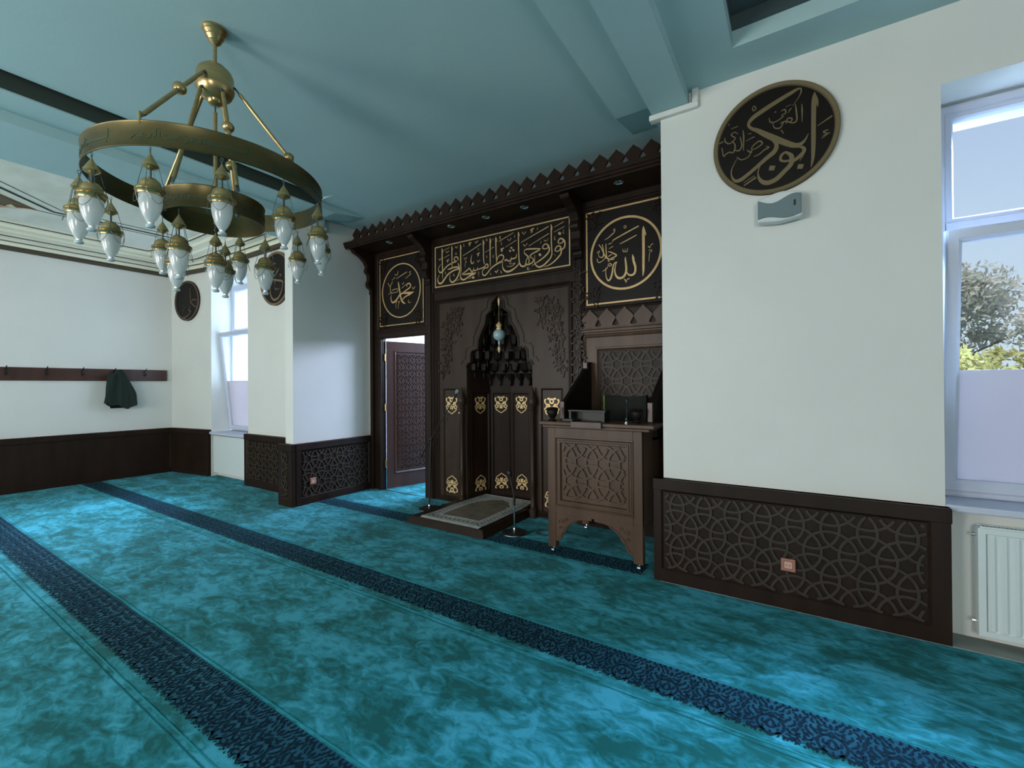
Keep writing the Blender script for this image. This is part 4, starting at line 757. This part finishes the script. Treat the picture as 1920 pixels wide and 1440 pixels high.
MB().lathe([(0, 0), (.012, .004), (.014, .03), (0, .05)], (-.005, .03, .165), 12).build('capsule', BLACK, cs, smooth=True)
bk = tag(MB().box(-1.76-0, -1.665, 3.555, 3.63, 1.184, 1.206).build('book', LEATHER, bevel=.003), 'small dark book lying beside the left urn on the preaching chair desk', 'book')

# ------------------------------------------------------------------ imam's low platform, rug, microphones
pf = MB(); x0, x1, y0, y1 = -3.66, -2.585, 3.485, 4.43
pf.add([(x0, y0, .002), (x1, y0, .002), (x1, y1, .002), (x0, y1, .002), (x0+.05, y0+.045, .075), (x1-.045, y0+.045, .075), (x1-.045, y1, .075), (x0+.05, y1, .075)],
       [(0, 1, 2, 3), (4, 5, 6, 7), (0, 1, 5, 4), (1, 2, 6, 5), (2, 3, 7, 6), (3, 0, 4, 7)])
pf.add([(-3.44, 4.43, .002), (-2.66, 4.43, .002), (-2.72, 4.74, .002), (-3.38, 4.74, .002), (-3.44, 4.43, .075), (-2.66, 4.43, .075), (-2.72, 4.74, .075), (-3.38, 4.74, .075)], [(0, 1, 2, 3), (4, 5, 6, 7), (0, 1, 5, 4), (1, 2, 6, 5), (2, 3, 7, 6), (3, 0, 4, 7)])
tag(pf.build('platform', WOOD, bevel=.004), 'low dark wooden step in front of the mihrab niche under the prayer rug', 'platform')
FR = frame((-3.085, 3.56, .0765), (1, 0, 0), (-.0, 1, 0), (0, 0, 1)); RW, RL = .40, 1.14
rug = MB(); N, Mv = 20, 40
def rh(u, v):
    return .006+.003*sin(u*9+v*5)*sin(v*7)+.004*max(0, 1-abs(v)/.08)*(.5+.5*sin(u*14))
vs = []
for j in range(Mv+1):
    for i in range(N+1):
        u = -RW+2*RW*i/N; v = RL*j/Mv; k_ = 1-.08*max(0, (v-.8)/.34); vs.append(FR(u*k_, v, rh(u, v)))
rug.add(vs, [(j*(N+1)+i, j*(N+1)+i+1, (j+1)*(N+1)+i+1, (j+1)*(N+1)+i) for j in range(Mv) for i in range(N)])
ro = tag(rug.build('prayer_rug', RUGB, smooth=True), 'pale bordered brown prayer rug on the low step before the niche', 'rug')
def onrug(poly, hh):                                       # subdivided sheet following the rug
    mb = MB(); us = [p[0] for p in poly]; v0_, v1_ = min(p[1] for p in poly), max(p[1] for p in poly); K_ = 30
    def span(v):
        xs = []
        for (a, b_), (c, d) in zip(poly, poly[1:]+poly[:1]):
            if (b_ <= v < d) or (d <= v < b_): xs.append(a+(c-a)*(v-b_)/(d-b_))
        return (min(xs), max(xs)) if len(xs) > 1 else None
    rows = [(v, span(v)) for v in [v0_+1e-4+(v1_-v0_-2e-4)*j/K_ for j in range(K_+1)]]
    for (va_, a), (vb_, c) in zip(rows, rows[1:]):
        if not a or not c: continue
        for i in range(8):
            q = lambda s, t, v: FR((s[0]+(s[1]-s[0])*t/8)*(1-.08*max(0, (v-.8)/.34)), v, rh(s[0]+(s[1]-s[0])*t/8, v)+hh)
            mb.add([q(a, i, va_), q(a, i+1, va_), q(c, i+1, vb_), q(c, i, vb_)], [(0, 1, 2, 3)])
    return mb
field = [(-.26, .17), (.26, .17), (.26, .70), (.23, .74), (.26, .78), (.22, .84), (.17, .88), (.15, .94), (.08, .97), (0, 1.02), (-.08, .97), (-.15, .94), (-.17, .88), (-.22, .84), (-.26, .78), (-.23, .74), (-.26, .70)]
onrug([(a*1.06, .17+(b_-.17)*1.02-.012) for a, b_ in field], .0008).build('field_edge', RUGW, ro)
onrug(field, .0016).build('field', RUGC, ro)
eb = MB()
for i in range(20):
    us = [-RW+2*RW*i/20, -RW+2*RW*(i+1)/20]; eb.add([FR(us[0], .0, rh(us[0], 0)+.001), FR(us[1], .0, rh(us[1], 0)+.001), FR(us[1], .022, rh(us[1], .022)+.001), FR(us[0], .022, rh(us[0], .022)+.001)], [(0, 1, 2, 3)])
eb.build('woven_end', RUGW, ro)
dm = MB()
for i in range(19):
    v = .06+i*.057
    for u in (-.335, .335):
        k_ = 1-.08*max(0, (v-.8)/.34); dm.add([FR(u*k_+a, v+b_, rh(u, v)+.0016) for a, b_ in ((-.022, 0), (0, -.016), (.022, 0), (0, .016))], [(0, 1, 2, 3)])
for i in range(11):
    u = -.30+i*.06; dm.add([FR(u+a, .085+b_, rh(u, .085)+.0016) for a, b_ in ((-.020, 0), (0, -.022), (.020, 0), (0, .022))], [(0, 1, 2, 3)])
for u in (-.285, .285, -.385, .385): dm.add([FR(u-.003, .04, rh(u, .1)+.0016), FR(u+.003, .04, rh(u, .1)+.0016), FR(u*.94+.003, 1.10, rh(u, 1.1)+.0016), FR(u*.94-.003, 1.10, rh(u, 1.1)+.0016)], [(0, 1, 2, 3)])
dm.build('border_motif', RUGD, ro)
fg = MB(); fk = MB()
for i in range(90):
    u = -RW+.006+2*(RW-.006)*i/89
    fg.tube([FR(u, .004, rh(u, 0)), FR(u+.003*sin(i*2.1), -.010, .004), FR(u+.006*sin(i*1.7), -.022, .002)], .0028, 4)
    fk.tube([FR(u*.92, RL-.004, rh(u, RL)), FR(u*.92+.004*sin(i*1.3), RL+.012, .008)], .0028, 4)
fg.build('fringe', RUGW, ro); fk.build('fringe', RUGW, ro)

def mic_base(root):
    MB().lathe([(0, 0), (.125, 0), (.128, .004), (.122, .010), (.02, .020), (0, .020)], n=36).build('base', BLACK, root, smooth=True)
    MB().lathe([(.1275, .001), (.1305, .003), (.1285, .007), (.1255, .006)], n=36).build('chrome_rim', CHROME, root, smooth=True)
    MB().lathe([(0, .018), (.014, .018), (.014, .05), (.011, .055), (0, .055)], n=16).build('socket', CHROME, root, smooth=True)
mA = thing('microphone_stand', 'tall black microphone stand with a long slanting boom left of the mihrab niche', 'microphone stand', (-3.80, 4.02, .003))
mic_base(mA)
MB().tube([(0, 0, .05), (.04, -.01, .84)], .0095, 10).build('pole', BLACK, mA)
MB().lathe([(0, -.02), (.018, -.02), (.022, 0), (.018, .022), (0, .022)], (.04, -.01, .845), 14).tube([(.04, -.05, .845), (.04, .03, .845)], .010, 10).build('clutch', BLACK, mA, smooth=True)
bm_ = [(-.13, .02, .65), (.04, -.02, .845), (.43, -.05, 1.33), (.475, -.055, 1.395)]
MB().tube(bm_[:3], .006, 8).tube([(-.16, .022, .615), (-.13, .02, .65)], .010, 8).build('boom', BLACK, mA)
mc = MB().tube([(.43, -.05, 1.33), (.475, -.055, 1.395), (.49, -.057, 1.415)], [.010, .013, .015], 12).build('microphone', BLACK, mA, smooth=True)
MB().lathe([(0, -.03), (.018, -.024), (.026, -.005), (.026, .012), (.018, .028), (0, .033)], (.502, -.059, 1.435), 16, (.6, 0, .8)).build('grille', SPKG, mc, smooth=True)
MB().tube([(.45, -.055, 1.35), (.36, -.03, 1.18), (.24, 0, 1.02), (.10, .0, .86), (.035, .015, .7), (.02, .02, .3), (.03, .02, .03)], .003, 6).build('cable_run', RUBBER, mA)
mB = thing('microphone_stand', 'short chrome microphone stand with black head at the right corner of the platform', 'microphone stand', (-2.438, 3.815, .003))
mic_base(mB)
MB().tube([(0, 0, .05), (0, 0, .29)], .0085, 12).build('pole', CHROME, mB, smooth=True)
MB().tube([(0, 0, .28), (0, 0, .37)], .013, 12).tube([(0, 0, .36), (-.01, 0, .42), (-.03, 0, .50), (-.045, -.005, .57)], .009, 10).build('gooseneck', BLACK, mB, smooth=True)
MB().lathe([(0, -.03), (.016, -.026), (.026, -.005), (.027, .012), (.018, .030), (0, .035)], (-.05, -.006, .60), 16, (-.25, 0, 1)).build('microphone', BLACK, mB, smooth=True)
def cable(pts, label):
    z = .007; o = MB().tube(spline([(*p, z) for p in pts], 6), .0035, 6).build('microphone_cable', RUBBER); tag(o, label, 'cable'); return o
cable([(-3.90, 4.13), (-3.84, 4.17), (-3.75, 4.17), (-3.69, 4.20), (-3.70, 4.28), (-3.76, 4.30), (-3.80, 4.24), (-3.74, 4.22), (-3.69, 4.33), (-3.74, 4.38)], 'thin black cable looping on the carpet beside the tall boom stand')
cable([(-2.30, 3.83), (-2.30, 4.00), (-2.16, 4.05), (-2.08, 3.98), (-2.16, 3.90), (-2.26, 3.94), (-2.20, 4.05), (-2.0, 4.10), (-1.75, 4.06)], 'thin black cable looping from the short chrome stand to the preaching chair')
# small switch on the mihrab wall
sw = tag(MB().fbox(FF, -3.625, -3.598, 1.06, 1.135, .0, .028).build('wall_switch', BLACK, bevel=.004), 'small dark switch with a white tip left of the niche column', 'switch')
MB().lathe([(0, 0), (.014, 0), (.014, .014), (0, .016)], (-3.612, 4.378, 1.155), 12).build('tip', SPKB, sw, smooth=True)

# ------------------------------------------------------------------ round plaques
def plaque(F, cu, cv, r, key, label, rimc, fw_=.032):
    n = 72; b = MB().fprism(F, [(cu+r*cos(2*pi*i/n), cv+r*sin(2*pi*i/n)) for i in range(n)], .002, .024).build('calligraphy_plaque', WOODD)
    tag(b, label, 'plaque'); b['group'] = 'round wooden calligraphy plaques'
    rim = MB(); pr = [(r, .002), (r, .030), (r-.006, .036), (r-fw_+.006, .034), (r-fw_, .024)]
    rim.add([F(cu+q*cos(2*pi*i/n), cv+q*sin(2*pi*i/n), h) for i in range(n) for q, h in pr], [(i*5+j, ((i+1) % n)*5+j, ((i+1) % n)*5+j+1, i*5+j+1) for i in range(n) for j in range(4)])
    rim.build('rim', rimc, b, smooth=True)
    writing(F, WRITING[key], .024, .030, cu, cv).build('raised_calligraphy', rimc, b)
    return b
plaque(frame((0, 3.53, 0), (1, 0, 0), (0, 0, 1), (0, -1, 0)), -.128, 3.172, .372, 'right', 'large round dark plaque with bronze script above the wall speaker on the right pier', BRONZE)
FLB = frame((0, 3.58, 0), (1, 0, 0), (0, 0, 1), (0, -1, 0))
BRN = mat('brown_inlay', (.075, .045, .028), .6); BRN2 = mat('light_brown_inlay', (.17, .115, .065), .6)
FLA = frame((-9.55, 3.44, 0), _d, (0, 0, 1), (_d.y, -_d.x, 0))
plaque(FLA, .497, 3.04, .352, 'left_a', 'round dark plaque with brown script between the left wall corner and the left window', BRN, .035)
plaque(FLB, -6.36, 3.08, .39, 'left_b', 'round dark plaque with tan script partly hidden by the left pilaster', BRN2, .035)

# wall speaker
sp = thing('wall_speaker', 'small grey and white wall speaker below the round plaque on the right pier', 'speaker', (-.093, 3.53, 2.672))
sx0, n = .128, 14
def wav(t, s): return s*(.088 + .010*sin(t*pi*1.0+ (0 if s > 0 else .4)))
top = [(-sx0+2*sx0*i/n, .088-.012*cos(pi*2*i/n*.9)) for i in range(n+1)]; bot = [(-sx0+2*sx0*i/n, -.090+.006*cos(pi*2*i/n)) for i in range(n+1)]
FS = frame((0, 0, 0), (1, 0, 0), (0, 0, 1), (0, -1, 0))
MB().fprism(FS, bot+top[::-1], .030, .115).build('cabinet', SPKB, sp, bevel=.014)
g1 = [(-sx0+.004+2*(sx0-.004)*i/n, .048-.020*sin(pi*2*(i/n)-.6)) for i in range(n+1)]; g0 = [(-sx0+.004+2*(sx0-.004)*i/n, -.072+.012*sin(pi*2*(i/n)+.4)) for i in range(n+1)]
MB().fprism(FS, g0+g1[::-1], .110, .124).build('grille', SPKG, sp, bevel=.006)
MB().fbox(FS, .080, .092, -.015, .022, .123, .126).build('badge', BLACK, sp)
MB().fbox(FS, -.03, .03, -.05, .05, .002, .032).build('bracket', SPKB, sp)

# sockets
def socket(F, u, v, label):
    s = tag(MB().molding(F, (u-.041, u+.041, v-.041, v+.041), [(0, .0), (0, .008), (.004, .011), (.014, .011), (.017, .007)], fill=True).build('wall_socket', COPPER), label, 'socket')
    s['group'] = 'copper coloured wall sockets'
    MB().fbox(F, u-.022, u+.022, v-.022, v+.022, .006, .010).build('insert', SOCK, s)
    q = MB()
    for d in (-.009, .009): q.lathe([(0, 0), (.003, 0), (.003, .002), (0, .002)], F(u+d, v, .010), 8, F(0, 0, 1)-F(0, 0, 0))
    q.build('pin_holes', BLACK, s)
socket(FPR, -.063, .300, 'copper framed wall socket on the right carved wainscot')
socket(FPL, 3.45, .285, 'small pinkish wall socket on the carved wainscot beside the open door')

# radiators
def radiator(F, u0, u1, v0, v1, label, ribs, grp='white panel radiators under the windows'):
    r = MB().fbox(F, u0, u1, v0, v1, -.075, -.012); o = tag(r.build('radiator', RAD, bevel=.005), label, 'radiator')
    o['group'] = grp
    p = MB()
    if ribs:
        p.molding(F, (u0, u1, v0, v1), [(0, -.012), (0, .0), (.006, .003), (.030, .003), (.034, -.004)])
        k = int((u1-u0-.07)/.048)
        for i in range(k):
            c = u0+.035+.024+i*.048
            for a, b_, h0, h1 in ((-.020, -.010, -.006, .003), (-.010, .006, .003, .003), (.006, .018, .003, -.006), (.018, .028, -.006, -.006)):
                p.add([F(c+a, v0+.045, h0-.001), F(c+b_, v0+.045, h1-.001), F(c+b_, v1-.045, h1-.001), F(c+a, v1-.045, h0-.001)], [(0, 1, 2, 3)])
                p.add([F(c+a, v0+.033, -.005), F(c+b_, v0+.033, -.005), F(c+b_, v0+.045, h1-.001), F(c+a, v0+.045, h0-.001)], [(0, 1, 2, 3)])
                p.add([F(c+a, v1-.033, -.005), F(c+b_, v1-.033, -.005), F(c+b_, v1-.045, h1-.001), F(c+a, v1-.045, h0-.001)], [(0, 1, 2, 3)])
    else: p.molding(F, (u0, u1, v0, v1), [(0, -.012), (0, .0), (.006, .003), (.010, .003)], fill=True)
    p.build('front_panel', RAD, o)
    gr = MB()
    for i in range(int((u1-u0-.04)/.016)): c = u0+.02+i*.016; gr.fbox(F, c, c+.006, v1-.002, v1+.006, -.066, -.014)
    gr.fbox(F, u0+.01, u1-.01, v1, v1+.008, -.072, -.066).fbox(F, u0+.01, u1-.01, v1, v1+.008, -.016, -.010)
    gr.build('top_grille', RAD, o)
    for vv in (v0+.07, v1-.05): MB().tube([F(u0+.004, vv, -.045), F(u0-.018, vv, -.045)], .011, 10).build('plug', CHROME, o)
    for u in (u0+.15, u1-.15): MB().fbox(F, u-.015, u+.015, v0+.05, v1-.05, -.12, -.074).build('wall_bracket', RAD, o)
    return o
radiator(frame((0, 3.57, 0), (1, 0, 0), (0, 0, 1), (0, -1, 0)), .858, 1.90, .055, .672, 'white ribbed radiator under the right window', True)
radiator(frame((0, 3.60, 0), (1, 0, 0), (0, 0, 1), (0, -1, 0)), -8.36, -7.22, .075, .685, 'white smooth fronted radiator under the left window', False)

# coat rail and jacket
cr_ = tag(MB().box(-9.545, -9.515, -3.0, 3.352, 1.628, 1.822).build('coat_rail', WOODDOOR, bevel=.004), 'long dark wooden coat rail on the left wall', 'coat rail')
for i, y in enumerate((1.02, 1.42, 1.83, 2.23, 2.62, 3.03)):
    h = MB().tube([(-9.515, y, 1.73), (-9.49, y, 1.722), (-9.465, y, 1.74), (-9.455, y, 1.765)], [.007, .006, .006, .008], 8).tube([(-9.515, y, 1.79), (-9.47, y, 1.81), (-9.44, y, 1.835)], [.007, .006, .008], 8).box(-9.517, -9.511, y-.012, y+.012, 1.70, 1.81)
    h.build('coat_hook', CHROME if 0 else BLACK, cr_)
R = random.Random(4); cmb = MB(); rings = []; NN = 60; hs_ = 26
for j in range(hs_+1):
    t = j/hs_; z = 1.815-.60*t; wy = .035+.135*min(1, t*1.5)**.8+.03*t; wx = .030+.028*min(1, t*2); cy = 2.655+.035*t; ring = []
    for i in range(NN):
        a = 2*pi*i/NN; f = 1+(.10*sin(7*a+1.2)+.07*sin(12*a+3*t)+.05*sin(3*a+t*4))*min(1, .3+t*1.2)
        zz = z-(.035*sin(2*a+.8)+.02*sin(5*a))*t
        ring.append((-9.418+wx*f*cos(a)*.9, cy+wy*f*sin(a)*(1 if sin(a) > 0 else .92), zz))
    rings.append(ring)
for r_ in rings: cmb.v += r_
cmb.f = [(j*NN+i, j*NN+(i+1) % NN, (j+1)*NN+(i+1) % NN, (j+1)*NN+i) for j in range(hs_) for i in range(NN)]+[tuple(range(NN)), tuple(range(hs_*NN, hs_*NN+NN))]
jk = tag(cmb.build('jacket', CLOTH, smooth=True), 'dark green jacket hanging from a hook of the coat rail', 'jacket')
sl = MB(); rr_ = []
for j in range(16):
    t = j/15; z = 1.74-.48*t; rr_.append([(-9.372+.028*cos(a)*(1+.12*sin(3*a+5*t)), 2.555-.05*t+.052*sin(a)*(1+.12*sin(4*a+7*t)), z) for a in [2*pi*i/20 for i in range(20)]])
for r_ in rr_: sl.v += r_
sl.f = [(j*20+i, j*20+(i+1) % 20, (j+1)*20+(i+1) % 20, (j+1)*20+i) for j in range(15) for i in range(20)]+[tuple(range(20)), tuple(range(300, 320))]
sl.build('sleeve', CLOTH, jk, smooth=True)

# ------------------------------------------------------------------ the chandelier
CX, CY = -3.085, 1.347
chd = thing('chandelier', 'large brass two-ring chandelier with hanging frosted glass lamps', 'chandelier', (CX, CY, 3.77))
Z0 = 3.77
def cz(z): return z-Z0
MB().lathe([(0, 0), (.068, 0), (.070, -.012), (.060, -.022), (.062, -.030), (.048, -.046), (.050, -.054), (.034, -.075), (.036, -.082), (.020, -.098), (.012, -.105), (0, -.105)], n=32).build('ceiling_rose', BRASS, chd, smooth=True)
MB().tube([(0, 0, -.10), (0, 0, cz(3.52))], .011, 12).build('stem', BRASS, chd, smooth=True)
bd = MB().lathe([(0, cz(3.545)), (.030, cz(3.543)), (.060, cz(3.53)), (.090, cz(3.50)), (.103, cz(3.47)), (.104, cz(3.40)), (.107, cz(3.395)), (.107, cz(3.385)), (.100, cz(3.37)), (.088, cz(3.345)), (.062, cz(3.325)), (.044, cz(3.315)), (.040, cz(3.30)), (.026, cz(3.285)), (0, cz(3.28))], n=40).build('central_body', BRASS, chd, smooth=True)
def ring(R_, z0, z1, name, mt):
    n = 96; pr = [(R_, z0), (R_+.003, z0+.004), (R_, z0+.010), (R_, z1-.010), (R_+.003, z1-.004), (R_, z1), (R_-.004, z1), (R_-.004, z0), (R_, z0)]
    return MB().add([(q*cos(2*pi*i/n), q*sin(2*pi*i/n), cz(z)) for i in range(n) for q, z in pr], [(i*9+j, ((i+1) % n)*9+j, ((i+1) % n)*9+j+1, i*9+j+1) for i in range(n) for j in range(8)]).build(name, mt, chd, smooth=True)
ro_ = ring(.617, 2.70, 2.828, 'outer_ring', BRASSD); ri_ = ring(.272, 2.54, 2.672, 'inner_ring', BRASSD)
RT = [[-97,30,10,-100,-4,10,-106,-15,10,-161,-16,11,-207,-13,11,-249,-12,10],[-249,-12,10,-260,-9,10,-255,-25,8,-246,-15,6],[-110,-34,8,-103,-33,8],[-266,13,8,-267,-13,9],[-274,5,7,-277,-16,8,-286,-19,7],[-286,6,7,-291,-16,8,-302,-17,8,-303,-7,5],[-280,20,5,-293,19,5],[-314,2,8,-316,-19,8],[-326,4,8,-326,-17,8,-336,-19,7,-340,-10,6,-347,-26,9,-361,-33,7],[-345,3,5,-361,5,6],[-364,-17,8,-383,-11,9,-370,-3,7],[-383,-17,7,-398,-18,8,-405,-11,7],[-405,-17,7,-417,-25,9,-433,-21,8,-444,-7,8],[-430,-5,8,-423,-6,8],[-455,8,8,-455,-16,8],[-470,18,8,-472,-14,8,-483,-17,7],[-488,-4,8,-495,-20,8,-508,-25,6],[-449,21,5,-465,23,5],[-511,-13,7,-528,-14,9,-521,-2,6],[-528,-18,7,-549,-17,9,-556,-4,6],[-560,-15,8,-574,-20,9,-582,-30,7]]
for R_, zc, sc, parent, cnt in ((.6165, 2.765, 1, ro_, 6), (.2715, 2.608, .8, ri_, 3)):
    tx = MB()
    for k in range(cnt):
        FRg = lambda u, v, h=0: Vector(((R_+h)*cos(u/R_), (R_+h)*sin(u/R_), cz(zc)+v))
        for n_, s_ in enumerate(RT):
            p = [(rad(s_[i]/10*(1 if cnt == 6 else 2.0)+k*360/cnt)*R_, s_[i+1]*.001*sc, s_[i+2]*.001*.8) for i in range(0, len(s_), 3)]
            tx.ribbon(FRg, spline(p, 3), .0, .0016+(n_ % 3)*.0002)
    tx.build('engraved_script', BRONZEG, parent)
def rod(p0, p1, ball, parent=chd):
    p0, p1 = Vector(p0), Vector(p1); d = (p1-p0).normalized()
    o = MB().tube([p0+d*.05, p1-d*.035], .0115, 12).build('suspension_rod', BRASS, parent, smooth=True)
    lk = MB()
    for a, b_ in ((p0, p0+d*.055), (p1-d*.04, p1)):
        lk.tube([a, b_], .005, 8)
        m_ = (a+b_)/2; s_ = d.cross(Vector((0, 0, 1))).normalized(); lk.tube([m_+d*.022*cos(t)+s_*.010*sin(t) for t in [2*pi*k/10 for k in range(10)]], .0035, 6, True)
    lk.build('link', STEEL, o)
    if ball is not None:
        c = p0.lerp(p1, ball); MB().lathe([(.012, -.030), (.016, -.028), (.030, -.016), (.034, -.003), (.034, .003), (.030, .016), (.016, .028), (.012, .030)], c, 20, d).build('ball', BRASS, o, smooth=True)
for a, bl_ in ((-54, .44), (66, .62), (186, .5)):
    t = rad(a); rod((.10*cos(t), .10*sin(t), cz(3.44)), (.612*cos(t), .612*sin(t), cz(2.845)), bl_)
    MB().tube([(.614*cos(t), .614*sin(t), cz(2.81)), (.614*cos(t), .614*sin(t), cz(2.87))], .007, 8).build('ring_lug', BRASS, ro_)
for a, bl_ in ((-74, None), (1, .40), (128, .55)):
    t = rad(a); rod((.085*cos(t), .085*sin(t), cz(3.38)), (.268*cos(t), .268*sin(t), cz(2.68)), bl_)
rod((0, 0, cz(3.29)), (0, 0, cz(2.50)), None)
CAP = [(0, .250), (.010, .249), (.026, .242), (.040, .228), (.046, .210), (.047, .200), (.062, .190), (.063, .186), (.060, .183), (.064, .178), (.060, .174), (.054, .168), (.052, .160), (.044, .158), (0, .165)]
GLS = [(.044, .172), (.0475, .150), (.0475, .125), (.043, .095), (.034, .065), (.023, .042), (.016, .032), (.0135, .024)]
TIP = [(.0130, .026), (.012, .020), (.019, .014), (.021, .008), (.017, .002), (.008, .0), (0, .001)]
CONE = [(0, .372), (.004, .370), (.006, .362), (.016, .345), (.028, .322), (.034, .312), (.035, .306), (.030, .300), (.018, .292), (.006, .286), (0, .285)]
lamp0 = None
def make_lamp():
    L = bpy.data.objects.new('hanging_lamp', None); col.objects.link(L); L.parent = chd
    MB().lathe(CONE, n=20).build('canopy', BRASS, L, smooth=True)
    MB().lathe(CAP, n=28).build('brass_cap', BRASS, L, smooth=True)
    MB().lathe(GLS, n=28).build('glass_shade', SHADE, L, smooth=True)
    MB().lathe(TIP, n=20).build('glass_tip', CLEAR, L, smooth=True)
    MB().tube([(0, 0, .29), (0, 0, .245)], .005, 8).tube([(0, 0, .37), (0, 0, .385)], .003, 6).tube([(0, .007*cos(a), .393+.009*sin(a)) for a in [2*pi*k/10 for k in range(10)]], .002, 5, True).build('hook', STEEL, L)
    c = MB()
    for k in range(4):
        a = pi/4+k*pi/2; c.tube([(.032*cos(a), .032*sin(a), .308), (.060*cos(a), .060*sin(a), .186)], .0015, 5)
        b_ = a+pi/2; c.tube([(.062*cos(a+(b_-a)*t)*(1+.06*sin(pi*t)), .062*sin(a+(b_-a)*t)*(1+.06*sin(pi*t)), .184-.075*sin(pi*t)) for t in [q/8 for q in range(9)]], .0013, 5)
    c.build('chains', STEEL, L)
    return L
spots = [(a, .622, 2.29, 0) for a in (-109, -80, -143, -49, -174, -21, 142, 8, 100, 66, 38)]+[(a, .275, 2.12, .0) for a in (-154, -63, 145, 68)]+[(0, 0, 2.105, 0)]
proto = None
for a, R_, z, _ in spots:
    if proto is None: o = proto = make_lamp()
    else:
        o = proto.copy(); col.objects.link(o); o.parent = chd
        for c in list(proto.children):
            d = c.copy(); col.objects.link(d); d.parent = o
    t = rad(a); o.location = (R_*cos(t), R_*sin(t), cz(z)); o.rotation_euler = (0, 0, t*1.7)
    if R_ == 0: pass
bpy.context.view_layer.update()
